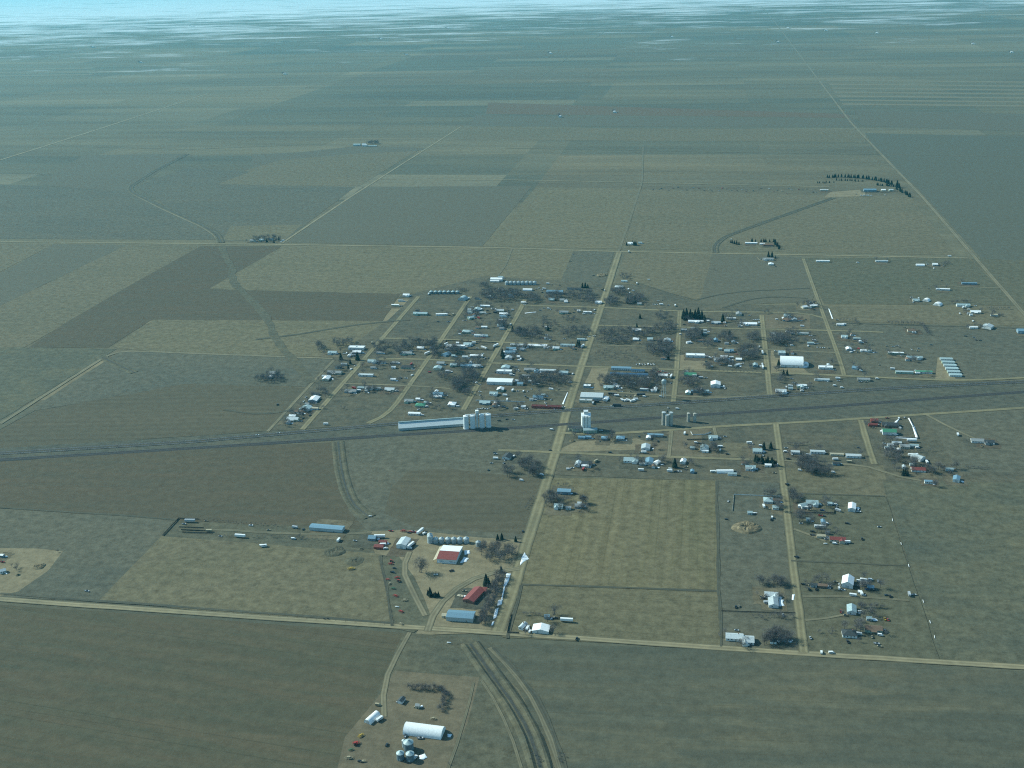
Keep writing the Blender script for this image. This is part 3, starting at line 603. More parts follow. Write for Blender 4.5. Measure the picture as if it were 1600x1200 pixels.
def B(x, y, wpx, kind='house', rot=0, roof='grey', wall=None, d=None, h=None, rise=None, word=None, at=None, L=None):
    D0, h0, r0_, nm, wd, cat = KIND[kind]; p = pt(x, y); k = ppm(p); wm = wpx/ST['s']/k
    cnt[0] += 1
    if abs(rot) == 90 or 50 < abs(rot) < 130:      # ridge runs away from the camera: the measured width is its depth
        D = d or wm; LL = L or max(D*1.35, D0*1.25); D = min(D, LL*1.4)
    else:
        LL = wm; D = d or min(D0, max(LL*0.95, 2.6))
    h = h or h0; rise = rise if rise is not None else r0_*min(1, D/D0)
    wall = wall or (('white', 'metal')[cnt[0] % 2] if kind in ('barn', 'shed', 'quonset', 'unit') else WALLPICK[(cnt[0]*5) % 8])
    o = root(nm, p, math.radians(rot)); near = k > 0.98
    if kind == 'quonset':
        a = arch(LL, D, rise).build('roof', ROOF[roof], o, True); archend(LL, D, rise).build('end_wall', WALL['metal' if wall == 'metal' else wall], o)
        put(ME_BIG, 'roller_door', o, (-LL/2+.05, 0, 0), math.pi/2)
    elif kind == 'flat':
        MB().box(-LL/2, LL/2, -D/2, D/2, -.4, h).build('wall', WALL[wall], o)
        q = MB(); q.box(-LL/2-.1, LL/2+.1, -D/2-.1, -D/2+.25, h-.5, h+.55); q.box(-LL/2-.1, LL/2+.1, D/2-.25, D/2+.1, h-.5, h+.55)
        q.box(-LL/2-.1, -LL/2+.25, -D/2+.25, D/2-.25, h-.5, h+.55); q.box(LL/2-.25, LL/2+.1, -D/2+.25, D/2-.25, h-.5, h+.55); q.build('parapet', WALL[wall], o)
        r_ = MB().box(-LL/2+.25, LL/2-.25, -D/2+.25, D/2-.25, h, h+.12).build('roof', ROOF[roof], o)
        MB().box(-1, 1, -.8, .8, h+.12, h+1.1).build('roof_unit', WALL['metal'], r_)
    else:
        gwall(LL, D, h, rise*.98 if kind != 'hip' else 0.0).build('wall', WALL[wall], o)
        r_ = (hiproof(LL, D, h, rise) if kind == 'hip' else gable(LL, D, h, rise)).build('roof', ROOF[roof], o)
        if kind in ('house', 'hip') and LL > 9 and cnt[0] % 2:
            put(ME_CHIM, 'chimney', r_, (LL*.22, D*.08, h+rise*.85))
    if kind in ('house', 'hip', 'trailer', 'shed'):
        put(ME_DOOR, 'door', o, (LL*.08, -D/2, 0))
        if kind != 'shed' and (near or LL > 13):
            xs = [-.36, -.16, .3] if LL > 8 else [-.3, .32]
            for fx in xs:
                wq = put(ME_WIN, 'window', o, (LL*fx, -D/2-.03, 1.0))
                if near: put(ME_FRAME, 'frame', wq, (0, .03, 0))
            put(ME_WIN, 'window', o, (-LL/2-.03, D*.15, 1.0), math.pi/2); put(ME_WIN, 'window', o, (LL/2+.03, D*.15, 1.0), math.pi/2)
    if kind == 'house' and LL > 10 and abs(rot) < 45:
        q = cnt[0] % 4
        if q in (0, 1):
            wx_ = LL*(-.24, .26)[q]; wl = 4.6; wd_ = min(6.5, LL*.42)
            a_ = gwall(wl, wd_, h-.15, rise*.72).build('wing_wall', WALL[wall], o); a_.location = (wx_, -D/2-wl/2+1.4, 0); a_.rotation_euler = (0, 0, math.pi/2)
            a_ = gable(wl+2.4, wd_, h-.15, rise*.72, .3).build('wing_roof', ROOF[roof], o); a_.location = (wx_, -D/2-wl/2+2.6, 0); a_.rotation_euler = (0, 0, math.pi/2)
        elif q == 2:
            MB().poly([(-3, -D/2-2.6, 2.25), (3, -D/2-2.6, 2.25), (3, -D/2+.1, 2.75), (-3, -D/2+.1, 2.75), (-3, -D/2-2.6, 2.12), (3, -D/2-2.6, 2.12), (3, -D/2+.1, 2.62), (-3, -D/2+.1, 2.62)], [(0, 1, 2, 3), (7, 6, 5, 4), (0, 4, 5, 1), (0, 3, 7, 4), (1, 5, 6, 2)]).build('porch_roof', ROOF[roof], o)
            for xx in (-2.8, 2.8): MB().box(xx-.08, xx+.08, -D/2-2.5, -D/2-2.34, -.3, 2.2).build('porch_post', WALL['white'], o)
    if kind == 'barn':
        put(ME_BIG, 'roller_door', o, (-LL*.2, -D/2-.03, 0)); put(ME_BIG, 'roller_door', o, (-LL/2-.03, 0, 0), math.pi/2)
        put(ME_DOOR, 'door', o, (LL*.25, -D/2-.03, 0))
    if kind == 'flat':
        put(ME_DOOR, 'door', o, (-LL*.1, -D/2-.03, 0))
        for fx in (-.35, .15, .35): put(ME_WIN, 'window', o, (LL*fx, -D/2-.03, 1.2))
    if kind == 'unit':
        n = max(3, int(LL/3.4))
        for i in range(n): put(ME_GAR, 'roller_door', o, (-LL/2+LL*(i+.5)/n, -D/2-.03, 0))
    adj = RWORD[roof]+(' roofed' if kind not in ('quonset',) else '')
    rec(o, cat, adj, word or wd, p, LL*D, at); return o

# ------------------------------------------------------------------ vehicles
def veh_mesh(kind):
    b = MB(); c = MB(); wr = .36; wx = (-1.45, 1.45); hw_ = .9
    if kind == 'car':
        b.poly([(x, y, z) for y in (-.9, .9) for x, z in ((-2.3, .35), (2.3, .35), (2.3, .75), (1.1, .92), (-1.6, .95), (-2.3, .85))],
               [(0, 1, 2, 3, 4, 5), (11, 10, 9, 8, 7, 6), (5, 4, 10, 11), (4, 3, 9, 10), (3, 2, 8, 9), (2, 1, 7, 8), (0, 5, 11, 6), (1, 0, 6, 7)])
        c.poly([(x, y*yy, z) for y in (-1, 1) for x, z, yy in ((-1.7, .93, .82), (1.0, .9, .82), (.35, 1.4, .7), (-1.1, 1.42, .7))],
               [(0, 1, 2, 3), (7, 6, 5, 4), (3, 2, 6, 7), (1, 5, 6, 2), (0, 3, 7, 4)])
    elif kind == 'pickup':
        b.box(-2.8, -.5, -.95, -.85, .5, 1.1).box(-2.8, -.5, .85, .95, .5, 1.1).box(-2.8, -2.7, -.85, .85, .5, 1.1).box(-2.7, -.5, -.85, .85, .5, .7)
        b.box(-.5, 2.8, -.95, .95, .5, 1.12)
        c.poly([(x, y*yy, z) for y in (-1, 1) for x, z, yy in ((-.5, 1.12, .88), (1.35, 1.12, .88), (.7, 1.8, .76), (-.4, 1.82, .76))],
               [(0, 1, 2, 3), (7, 6, 5, 4), (3, 2, 6, 7), (1, 5, 6, 2), (0, 3, 7, 4)]); wx = (-1.8, 1.8); wr = .42
    elif kind == 'van':
        b.poly([(x, y, z) for y in (-1, 1) for x, z in ((-2.7, .4), (2.7, .4), (2.7, 1.0), (1.9, 1.15), (1.3, 2.1), (-2.7, 2.15))],
               [(0, 1, 2, 3, 4, 5), (11, 10, 9, 8, 7, 6), (5, 4, 10, 11), (4, 3, 9, 10), (3, 2, 8, 9), (2, 1, 7, 8), (0, 5, 11, 6), (1, 0, 6, 7)])
        c.box(-2.2, 1.0, -1.02, 1.02, 1.25, 1.85); wx = (-1.8, 1.7); wr = .4
    elif kind == 'camper':
        b.poly([(x, y, z) for y in (-1.2, 1.2) for x, z in ((-3.5, .6), (3.2, .6), (3.7, 1.3), (3.4, 2.8), (-3.4, 2.85), (-3.7, 2.4))],
               [(0, 1, 2, 3, 4, 5), (11, 10, 9, 8, 7, 6), (5, 4, 10, 11), (4, 3, 9, 10), (3, 2, 8, 9), (2, 1, 7, 8), (0, 5, 11, 6), (1, 0, 6, 7)])
        b.box(3.2, 5.0, -.08, .08, .55, .68)
        c.box(-2.6, 2.2, -1.23, 1.23, 1.6, 2.1); wx = (-.9, 0.1); wr = .38; hw_ = 1.1
    elif kind == 'semi':
        b.box(-6.5, 6.5, -1.25, 1.25, 1.2, 3.9); c.box(5.0, 5.3, -.5, .5, .2, 1.2); wx = (-5.2, -3.9); wr = .5; hw_ = 1.1
    return b, c, wx, wr, hw_
VCACHE = {}
def vparts(kind, color):
    if ('w', kind) not in VCACHE:
        b, c, wx, wr, hw_ = veh_mesh(kind)
        t = MB()
        n = 10; pts = [(wr*math.cos(2*math.pi*i/n), s*.11, wr*math.sin(2*math.pi*i/n)) for s in (-1, 1) for i in range(n)]
        t.poly(pts, [tuple(range(n)), tuple(range(2*n-1, n-1, -1))]+[(i, n+i, n+(i+1) % n, (i+1) % n) for i in range(n)])
        VCACHE[('w', kind)] = (mesh('wheel', t.v, t.f, TYRE), wx, wr, hw_)
        VCACHE[('c', kind)] = mesh('windows', c.v, c.f, GLASS if kind != 'semi' else TYRE)
    if (kind, color) not in VCACHE:
        b = veh_mesh(kind)[0]; VCACHE[(kind, color)] = mesh('body', b.v, b.f, CAR[color])
    return VCACHE[(kind, color)], VCACHE[('c', kind)], VCACHE[('w', kind)]
VN = {'car': ('parked_car', 'car', 'car'), 'pickup': ('pickup_truck', 'pickup truck', 'pickup'), 'van': ('van', 'van', 'van'), 'camper': ('camper_trailer', 'camper trailer', 'camper'), 'semi': ('box_trailer', 'long box trailer', 'trailer')}
def V(x, y, kind='car', color='white', rot=None, p=None, at=None, z=0.0):
    p = p if p is not None else pt(x, y)
    rot = rot if rot is not None else ((int(x*7+y*3) % 5)*4-8 + (90 if int(x+y) % 3 == 0 else 0))
    if kind == 'car' and int(x*3+y) % 3 == 0: kind = 'pickup'
    bm_, cm, (wm, wx, wr, hw_) = vparts(kind, color); nm, wd, cat = VN[kind]
    o = root(nm, Vector((p.x, p.y, 0.04+z)), math.radians(rot)); link('body', bm_, o)
    link('landing_leg' if kind == 'semi' else 'windows', cm, o)
    for xx in wx:
        for s in (-1, 1): put(wm, 'wheel', o, (xx, s*hw_, wr))
    rec(o, cat, color, wd, p, 1, at); return o

# ------------------------------------------------------------------ trees
def bare_variant(seed, Hh=10.5, ntw=1000, wtw=.042):
    rnd = random.Random(seed); t = MB(); c = MB()
    def grow(p, d, L, r, lev):
        q = p+d*L
        if lev <= 1: t.tube(p, q, r, r*.62, 5 if lev == 0 else 4)
        elif lev <= 2: c.tube(p, q, max(r, .07), r*.5, 3)
        else:
            a = d.orthogonal().normalized(); a = (a*math.cos(rnd.random()*6)+d.cross(a)*math.sin(rnd.random()*6)).normalized()*.05
            c.poly([p-a, p+a, q], [(0, 1, 2)])
        if lev >= 4: return
        for i in range((4, 4, 4, 4)[lev]):
            s = rnd.uniform(.35, 1.0) if lev else rnd.uniform(.6, 1.0)
            ax = Vector((rnd.gauss(0, 1), rnd.gauss(0, 1), rnd.gauss(0, .5)+.25)).normalized()
            nd = (d*.75+ax*(.95 if lev else .8)).normalized(); nd.z = max(nd.z, -.15)
            grow(p+d*L*s, nd, L*rnd.uniform(.52, .78), r*.5, lev+1)
    grow(Vector((0, 0, -.3)), Vector((rnd.uniform(-.08, .08), rnd.uniform(-.08, .08), 1)).normalized(), Hh*.36, Hh*.024, 0)
    lobes = [(Vector((rnd.gauss(0, .17), rnd.gauss(0, .17), rnd.uniform(.42, .74)))*Hh, Hh*rnd.uniform(.17, .27)) for _ in range(7)]
    for k in range(ntw):                                   # fine twigs: lobes of the crown, densest towards each lobe's outside
        cc, rr = lobes[rnd.randrange(7)]; d = Vector((rnd.gauss(0, 1), rnd.gauss(0, 1), rnd.gauss(0, 1)+.25)).normalized()
        p = cc+d*rr*rnd.random()**.6; q = p+(d+Vector((rnd.gauss(0, .4), rnd.gauss(0, .4), .35))).normalized()*rnd.uniform(.7, 1.5)
        a = (q-p).cross(Vector((rnd.gauss(0, 1), rnd.gauss(0, 1), rnd.gauss(0, 1)))).normalized()*wtw; c.poly([p-a, p+a, q], [(0, 1, 2)])
    return t, c
def conifer_variant(seed, Hh=10.0):
    rnd = random.Random(seed); t = MB().tube((0, 0, -.3), (0, 0, Hh*.9), Hh*.022, .03, 6); c = MB()
    n = 760
    for i in range(n):
        f_ = rnd.random()**1.35; z = Hh*(.06+.94*f_); R = Hh*.27*(1-f_)**.75*rnd.uniform(.55, 1.12)+.12; a = rnd.uniform(0, 6.283)
        p = Vector((R*.25*math.cos(a), R*.25*math.sin(a), z+.25)); q = Vector((R*math.cos(a), R*math.sin(a), z-.25*R+rnd.uniform(-.2, .25)))
        s = Vector((-math.sin(a), math.cos(a), rnd.uniform(-.3, .3)))*(.28+.3*R/Hh*4)
        c.poly([p, q-s, q+Vector((0, 0, .35)), q+s], [(0, 1, 2), (0, 2, 3)])
    return t, c
BV = [bare_variant(s) for s in range(6)]; CV = [conifer_variant(s) for s in range(3)]
BME = [(mesh('trunk', t.v, t.f, BARK), mesh('crown', c.v, c.f, TWIG)) for t, c in BV]
CME = [(mesh('trunk', t.v, t.f, BARK), mesh('crown', c.v, c.f, NEEDLE)) for t, c in CV]
TREES = []
def T(x, y, rx, ry, n, s=1.0, at=None, kind='bare'):
    rnd = random.Random(int(x*13+y*7)); got = []; n = int(n*(2.4 if ppm(pt(x, y)) < 1.02 else 1.15)) if n > 3 and kind == 'bare' else n
    for k in range(n):
        for _ in range(12):
            a = rnd.uniform(0, 6.283); q = math.sqrt(rnd.random()); cx = x+rx*q*math.cos(a); cy = y+ry*q*math.sin(a)
            if all(((cx-g[0])/max(rx, 1))**2+((cy-g[1])/max(ry, 1))**2 > .9/n for g in got): break
        got.append((cx, cy)); TREES.append((pt(cx, cy), s*rnd.uniform(.72, 1.2)*(1.22 if kind == 'conifer' else 1.25 if s > .65 else .95), kind, at or ST['at'], rnd.randrange(99), rnd.uniform(0, 6.28)))
def C(x, y, s=1.0, at=None): T(x, y, .1, .1, 1, s, at, 'conifer')
def TL(pts, n, s=.6, at=None, kind='bare', jit=1.2):
    """a planted row through px points"""
    rnd = random.Random(int(pts[0][0]*17+n)); Q = [pt(*q) for q in pts]; Ls = [(b-a).length for a, b in zip(Q, Q[1:])]; tot = sum(Ls)
    for i in range(n):
        d = tot*(i+.5)/n; k = 0
        while k < len(Ls)-1 and d > Ls[k]: d -= Ls[k]; k += 1
        p = Q[k].lerp(Q[k+1], min(1, d/Ls[k]))+Vector((rnd.uniform(-jit, jit), rnd.uniform(-jit, jit), 0))
        TREES.append((p, s*rnd.uniform(.8, 1.2), kind, at or ST['at'], rnd.randrange(99), rnd.uniform(0, 6.28)))

# ------------------------------------------------------------------ tanks, bins, fences, snow, machines
def bin_(x, y, dpx, hh=None, dark=False, word='grain bin', at=None):
    p = pt(x, y); r = dpx/ST['s']/ppm(p)/2; hh = hh or r*1.7; o = root('grain_bin', p); m = BIND if dark else BINW
    pr = [(r, -.3)]; k = max(4, int(hh/.8))
    for i in range(k): pr += [(r, hh*i/k+.02), (r*.985, hh*(i+.5)/k)]
    pr.append((r, hh)); MB().lathe(pr, 22).build('wall', m, o)
    rf = MB().lathe([(r*1.04, hh-.05), (r*1.04, hh+.03), (r*.18, hh+r*.52), (r*.18, hh+r*.52+.35), (.02, hh+r*.52+.5)], 22).build('roof', ROOF['teal'] if dark else m, o)
    MB().box(-.45, .45, -r-.06, -r+.1, .3, 2.1).build('hatch', WALL['metal'], o)
    l_ = MB(); l_.box(.7, .76, -r-.12, -r-.04, 0, hh).box(1.1, 1.16, -r-.12, -r-.04, 0, hh)
    for i in range(int(hh/.6)): l_.box(.7, 1.16, -r-.1, -r-.06, .3+i*.6, .35+i*.6)
    l_.build('ladder', WALL['metal'], o)
    rec(o, 'grain bin', 'dark' if dark else 'galvanised', word, p, r, at)
ME_POST = {}
def fence(pts, kind='wire', m=None, label='', step=None, hh=None, pixel=False):
    Q = [pt(*q) for q in pts]; o = root('fence', Q[0]); O = Q[0]
    m = m or M_wood; hh = hh or (1.3 if kind == 'wire' else 1.7); step = step or (7 if kind == 'wire' else 3.0)
    key = (m.name, hh)
    if key not in ME_POST:
        q = MB().box(-.09, .09, -.09, .09, -.3, hh); ME_POST[key] = mesh('post', q.v, q.f, m)
    for a, b in zip(Q, Q[1:]):
        d = b-a; L = d.length; t = d.normalized(); n = max(1, int(L/step)); ang = math.atan2(t.y, t.x)
        for i in range(n+1): put(ME_POST[key], 'post', o, a+t*(L*i/n)-O, ang)
        if kind == 'wire':
            for z in (.5, .85, 1.2):
                q = MB().tube(a-O+Vector((0, 0, z)), b-O+Vector((0, 0, z)), .015, .015, 3).build('wire', M_steel, o)
        else:
            nn = Vector((-t.y, t.x, 0))*.04
            for i in range(n):
                p0 = a+t*(L*i/n+.1)-O; p1 = a+t*(L*(i+1)/n-.1)-O
                pts8 = [pp+s*nn+Vector((0, 0, z)) for z in (.1, hh-.05) for pp in (p0, p1) for s in (-1, 1)]
                MB().poly(pts8, [(0, 1, 3, 2), (4, 6, 7, 5), (0, 2, 6, 4), (1, 5, 7, 3), (0, 4, 5, 1), (2, 3, 7, 6)]).build('panel', m, o)
    tag(o, label, 'fence')
def snow(pts, label, hh=.5):
    """a lying drift: a low domed sheet, highest inside its outline"""
    Q = [pt(*q) for q in pts]; c = sum(Q, Vector())/len(Q); v = []; rings = (1.0, .82, .5, 0.15); zs = (-.1, .55, .9, 1.0); n = 0; out = []
    for a, b in zip(Q, Q[1:]+Q[:1]):
        k = max(2, min(14, int((b-a).length/2.5)))
        for i in range(k): out.append(a.lerp(b, i/k))
    n = len(out)
    for rr, z in zip(rings, zs):
        for q in out:
            e = c+(q-c)*rr*random.uniform(.9, 1.08); v.append((e.x, e.y, .08+hh*z+random.uniform(-.06, .06)*hh))
    f = [(k*n+i, k*n+(i+1) % n, (k+1)*n+(i+1) % n, (k+1)*n+i) for k in range(3) for i in range(n)]+[tuple(3*n+i for i in range(n))]
    o = link('snow_drift', mesh('snow_drift', v, f, SNOW, True)); tag(o, label, 'snow', kind='stuff')
def implement(x, y, color='red', rot=0, s=1.0, at=None, word='farm implement'):
    p = pt(x, y); o = root('farm_implement', p, math.radians(rot), s); q = MB()
    for yy in (-1.2, 0, 1.2): q.box(-3, 3, yy-.12, yy+.12, .75, .95)
    for xx in (-2.8, -1, 1, 2.8): q.box(xx-.1, xx+.1, -1.4, 1.4, .95, 1.1)
    q.box(-.1, .1, 1.3, 3.4, .6, .78); q.build('frame', CAR[color], o)
    q = MB()
    for i in range(12): q.box(-2.9+i*.52, -2.82+i*.52, -1.25+(i % 3)*1.2, -1.15+(i % 3)*1.2, .05, .8)
    q.build('tines', TYRE, o); MB().box(-1.4, 1.4, -.5, .7, 1.1, 1.75).build('hopper', CAR[color], o)
    wm = vparts('pickup', 'white')[2][0]
    for xx in (-1.9, 1.9): put(wm, 'wheel', o, (xx, .6, .42), math.pi/2)
    rec(o, 'implement', color, word, p, 1, at)
def tractor(x, y, color='red', rot=0, at=None):
    p = pt(x, y); o = root('tractor', p, math.radians(rot)); MB().box(-.4, 2.3, -.45, .45, .9, 1.6).box(-1.3, -.4, -.6, .6, .8, 1.3).build('body', CAR[color], o)
    cb = MB().box(-1.3, .2, -.75, .75, 1.3, 2.7).build('cab', GLASS, o); MB().box(-1.45, .35, -.85, .85, 2.7, 2.82).build('roof', CAR[color], cb)
    t = MB(); n = 14
    def wheel(r, w_):
        q = MB(); pts = [(r*math.cos(2*math.pi*i/n), s*w_, r*math.sin(2*math.pi*i/n)) for s in (-1, 1) for i in range(n)]
        return q.poly(pts, [tuple(range(n)), tuple(range(2*n-1, n-1, -1))]+[(i, n+i, n+(i+1) % n, (i+1) % n) for i in range(n)])
    for s in (-1, 1):
        a = wheel(.85, .25).build('wheel', TYRE, o); a.location = (-.8, s*.95, .85); b = wheel(.55, .18).build('wheel', TYRE, o); b.location = (1.7, s*.8, .55)
    rec(o, 'tractor', color, 'tractor', p, 1, at)
def propane(x, y, at=None):
    p = pt(x, y); o = root('propane_tank', p); q = MB(); n = 10; v = []
    prof = [(-2.2, .05), (-2.05, .4), (-1.8, .58), (1.8, .58), (2.05, .4), (2.2, .05)]
    for (xx, r) in prof:
        for i in range(n): v.append((xx, r*math.cos(2*math.pi*i/n), 1.0+r*math.sin(2*math.pi*i/n)))
    q.poly(v, [(k*n+i, k*n+(i+1) % n, (k+1)*n+(i+1) % n, (k+1)*n+i) for k in range(5) for i in range(n)]); q.build('tank', CAR['white'], o, True)
    for xx in (-1.3, 1.3): MB().box(xx-.12, xx+.12, -.45, .45, 0, .6).build('leg', CONC, o)
    rec(o, 'tank', 'white', 'propane tank', p, 1, at)
def mound(x, y, rpx, hh, m, label, hollow=False, name='earth_mound'):
    p = pt(x, y); r = rpx/ST['s']/ppm(p); v = [(p.x, p.y, hh*(.1 if hollow else 1))]; N = 26; K = 7; rnd = random.Random(int(x+y))
    lob = [rnd.uniform(.75, 1.25) for _ in range(N)]
    for _ in range(2): lob = [(lob[i-1]+2*lob[i]+lob[(i+1) % N])/4 for i in range(N)]
    for k in range(1, K+1):
        t = k/K; z = (math.sin(math.pi*min(1, t*1.02))**.8 if hollow else .5+.5*math.cos(math.pi*t))*hh
        for i in range(N):
            a = 2*math.pi*i/N; q = r*t*lob[i]; v.append((p.x+q*math.cos(a), p.y+q*math.sin(a), max(z*rnd.uniform(.55, 1.15), 0)-(.5 if k == K else 0)))
    f = [(0, 1+i, 1+(i+1) % N) for i in range(N)]+[(1+(k-1)*N+i, 1+k*N+i, 1+k*N+(i+1) % N, 1+(k-1)*N+(i+1) % N) for k in range(1, K) for i in range(N)]
    o = link(name, mesh(name, v, f, m)); tag(o, label, 'mound')
def cow(x, y, rot, label):
    p = pt(x, y); me = bpy.data.meshes.new('cow'); q = MB()
    rings = [(-1.05, .95, .18, .2), (-.9, .95, .34, .38), (-.3, .92, .40, .46), (.4, .9, .38, .46), (.85, .98, .28, .38), (1.1, 1.15, .2, .26), (1.35, 1.3, .16, .2), (1.5, 1.22, .15, .17), (1.8, 1.02, .09, .1)]
    n = 10; v = [(xx, a*math.cos(2*math.pi*i/n), z+b*math.sin(2*math.pi*i/n)) for xx, z, a, b in rings for i in range(n)]
    q.poly(v, [(k*n+i, k*n+(i+1) % n, (k+1)*n+(i+1) % n, (k+1)*n+i) for k in range(len(rings)-1) for i in range(n)]+[tuple(range(n)), tuple((len(rings)-1)*n+i for i in range(n))])
    for xx, k in ((-.8, -.12), (.7, 0)):
        for s in (-.22, .22):
            q.tube((xx, s, .75), (xx+k, s, .38), .14, .08, 6); q.tube((xx+k, s, .38), (xx+k*.4, s, 0), .075, .06, 6)
    q.tube((-1.05, 0, 1.15), (-1.2, 0, .45), .05, .03, 5)
    for s in (-1, 1): q.tube((1.42, s*.12, 1.42), (1.38, s*.34, 1.4), .06, .03, 4)
    o = q.build('cow', CAR['dark']); o.location = p; o.rotation_euler = (0, 0, math.radians(rot)); tag(o, label, 'cow', 'cattle beside the near gravel road')
# ================================================================== landmarks
HWYROT = math.degrees(math.atan2((G(720, 671)-G(620, 678)).y, (G(720, 671)-G(620, 678)).x))
# long grain shed + silo battery beside the railway
REG(0, 0, 1, '')
p0 = G(621, 672); p1 = G(722, 664.5); cpt = (p0+p1)/2; ang = math.atan2((p1-p0).y, (p1-p0).x); Ls = (p1-p0).length
o = root('grain_shed', cpt+Vector((0, 7, 0)), ang)
gwall(Ls, 19, 3.6, 4.9).build('wall', WALL['metal'], o); gable(Ls, 19, 3.6, 5.0, .4).build('roof', ROOF['pale'], o)
put(ME_BIG, 'roller_door', o, (-Ls/2-.03, 0, 0), math.pi/2)
tag(o, 'very long galvanised grain shed beside the railway and silos', 'grain shed')
cs = MB().box(-Ls/2, Ls/2+6, -.9, .9, 8.6, 10.0); cs.build('conveyor', ROOF['teal'], o)
SILO = P('silo_steel', (.66, .71, .72), .45, var=.12, nscale=.3)
o = root('grain_silos', G(746, 668), ang); k = ppm(G(746, 668))
tag(o, 'four tall white joined silos with a central leg tower', 'silos')
for i, dx in enumerate((-16.4, -6.6, 6.9, 16.4)):
    r = 3.9; pr = [(r, -.3)]
    for j in range(12): pr += [(r, 19.5*j/12+.03), (r*.99, 19.5*(j+.5)/12)]
    pr += [(r, 19.5)]
    q = MB().lathe(pr, 24, dx, 0).build('silo', SILO, o)
    MB().lathe([(r*1.03, 19.4), (r*1.03, 19.7), (.4, 21.2), (.02, 21.3)], 24, dx, 0).build('roof', ROOF['white'], q)
    MB().lathe([(r*1.07, -.3), (r*1.07, 1.6), (r, 1.7)], 24, dx, 0).build('plinth', WHITEC, q)
MB().box(-1.3, 1.3, -1.5, 1.5, -.3, 24).build('leg_tower', ROOF['pale'], o)
MB().box(-2.3, 2.3, -2.3, 2.3, 24, 27).build('head_house', ROOF['white'], o)
MB().box(-17, 17, -.5, .5, 21.0, 21.7).build('gallery', ROOF['white'], o)
# tall white elevator
REG(0, 0, 1, '')
o = root('grain_elevator', G(915.5, 670), ang*0.6)
tag(o, 'tall white grain elevator with a stepped head house by the crossing', 'grain elevator')
MB().box(-6.5, 6.5, -6.5, 6.5, -.3, 22.5).build('tower', WHITEC, o)
for dx in (-4.4, 0, 4.4):
    MB().lathe([(2.1, -.3), (2.1, 21.8), (.1, 22.2)], 16, dx, -6.6).build('bin_wall', WHITEC, o)
gable(13, 13, 22.5, 2.2, .4).build('roof', ROOF['white'], o)
MB().box(-3, 3, -3, 3, 22.5, 28).build('head_house', WHITEC, o)
q = gable(6, 6, 28, 1.4, .3).build('head_roof', ROOF['white'], o)
for dx in (-1.4, 1.4): put(ME_WIN, 'window', o, (dx, -3.03, 25.5))
o2 = root('driveway_shed', G(922, 675), ang*0.6); gwall(20, 9, 4.5, 2).build('wall', WALL['green'], o2); gable(20, 9, 4.5, 2).build('roof', ROOF['teal'], o2)
put(ME_BIG, 'roller_door', o2, (-4, -4.53, 0)); tag(o2, 'galvanised drive shed at the foot of the white elevator', 'shed')
o2 = root('driveway_shed', G(902, 672.5), ang*0.6); gwall(14, 12, 5, 2.4).build('wall', WALL['green'], o2); gable(14, 12, 5, 2.4).build('roof', ROOF['dark'], o2)
put(ME_BIG, 'roller_door', o2, (-1, -6.03, 0)); tag(o2, 'dark roofed green shed left of the white elevator', 'shed')
o2 = root('driveway_shed', G(891, 671), ang*0.6); gwall(5, 8, 4, 1.4).build('wall', WALL['cream'], o2); gable(5, 8, 4, 1.4).build('roof', ROOF['dark'], o2); put(ME_DOOR, 'door', o2, (0, -4.03, 0)); tag(o2, 'narrow cream scale house beside the railway crossing', 'shed')
# three concrete silos, two old silos
for (px, py, n, hh, r, mm, lab) in ((1042.5, 663.5, 3, 19, 3.0, CONC, 'three grey concrete silos standing in a tight cluster'), (1080.5, 658.5, 2, 12.5, 2.4, CONC, 'pair of short stained concrete silos beside the railway')):
    o = root('concrete_silos', G(px, py), 0)
    for i in range(n):
        dx = (i-(n-1)/2)*(5.1 if n == 3 else 9.0); dy = -2.5 if (n == 3 and i == 1) else 0; top = hh*(.86 if (n == 3 and i == 1) else 1)
        pr = [(r, -.3)]
        for j in range(8): pr += [(r, top*j/8+.02), (r*.985, top*(j+.5)/8)]
        q = MB().lathe(pr+[(r, top)], 20, dx, dy).build('silo', mm, o); MB().lathe([(r*1.05, top), (r*1.05, top+.4), (r*.3, top+.9)], 20, dx, dy).build('cap', ROOF['pale'] if n == 3 else mm, q)
    tag(o, lab, 'silos')
    if n == 3: MB().box(-1, 1, -.5, 1.5, top, top+3.2).build('head_box', ROOF['dark'], o)
# water tower
o = root('water_tower', G(1037, 621)); tag(o, 'pale water tower on thin braced legs beside the dirt street', 'water tower')
WT = P('tower_paint', (.50, .56, .56), .5)
MB().lathe([(.5, 21.2), (2.6, 22.2), (3.7, 23.4), (3.8, 27.6), (3.9, 27.7), (2.2, 29.4), (.3, 30.2), (.1, 30.6)], 22).build('tank', WT, o, True)
for i in range(4):
    a = math.pi/4+i*math.pi/2; MB().tube((4.9*math.cos(a), 4.9*math.sin(a), -.2), (3.3*math.cos(a), 3.3*math.sin(a), 24), .24, .2, 6).build('leg', WT, o)
q = MB()
for z in (7.5, 15):
    rr = 4.9-1.6*z/24
    for i in range(4):
        a = math.pi/4+i*math.pi/2; b = a+math.pi/2; q.tube((rr*math.cos(a), rr*math.sin(a), z), (rr*math.cos(b), rr*math.sin(b), z), .09, .09, 4)
        r2 = 4.9-1.6*(z-7)/24; q.tube((rr*math.cos(a), rr*math.sin(a), z), (r2*math.cos(b), r2*math.sin(b), z-7), .05, .05, 3)
q.build('bracing', WT, o); MB().tube((0, 0, 0), (0, 0, 22), .45, .45, 8).build('riser_pipe', WT, o)
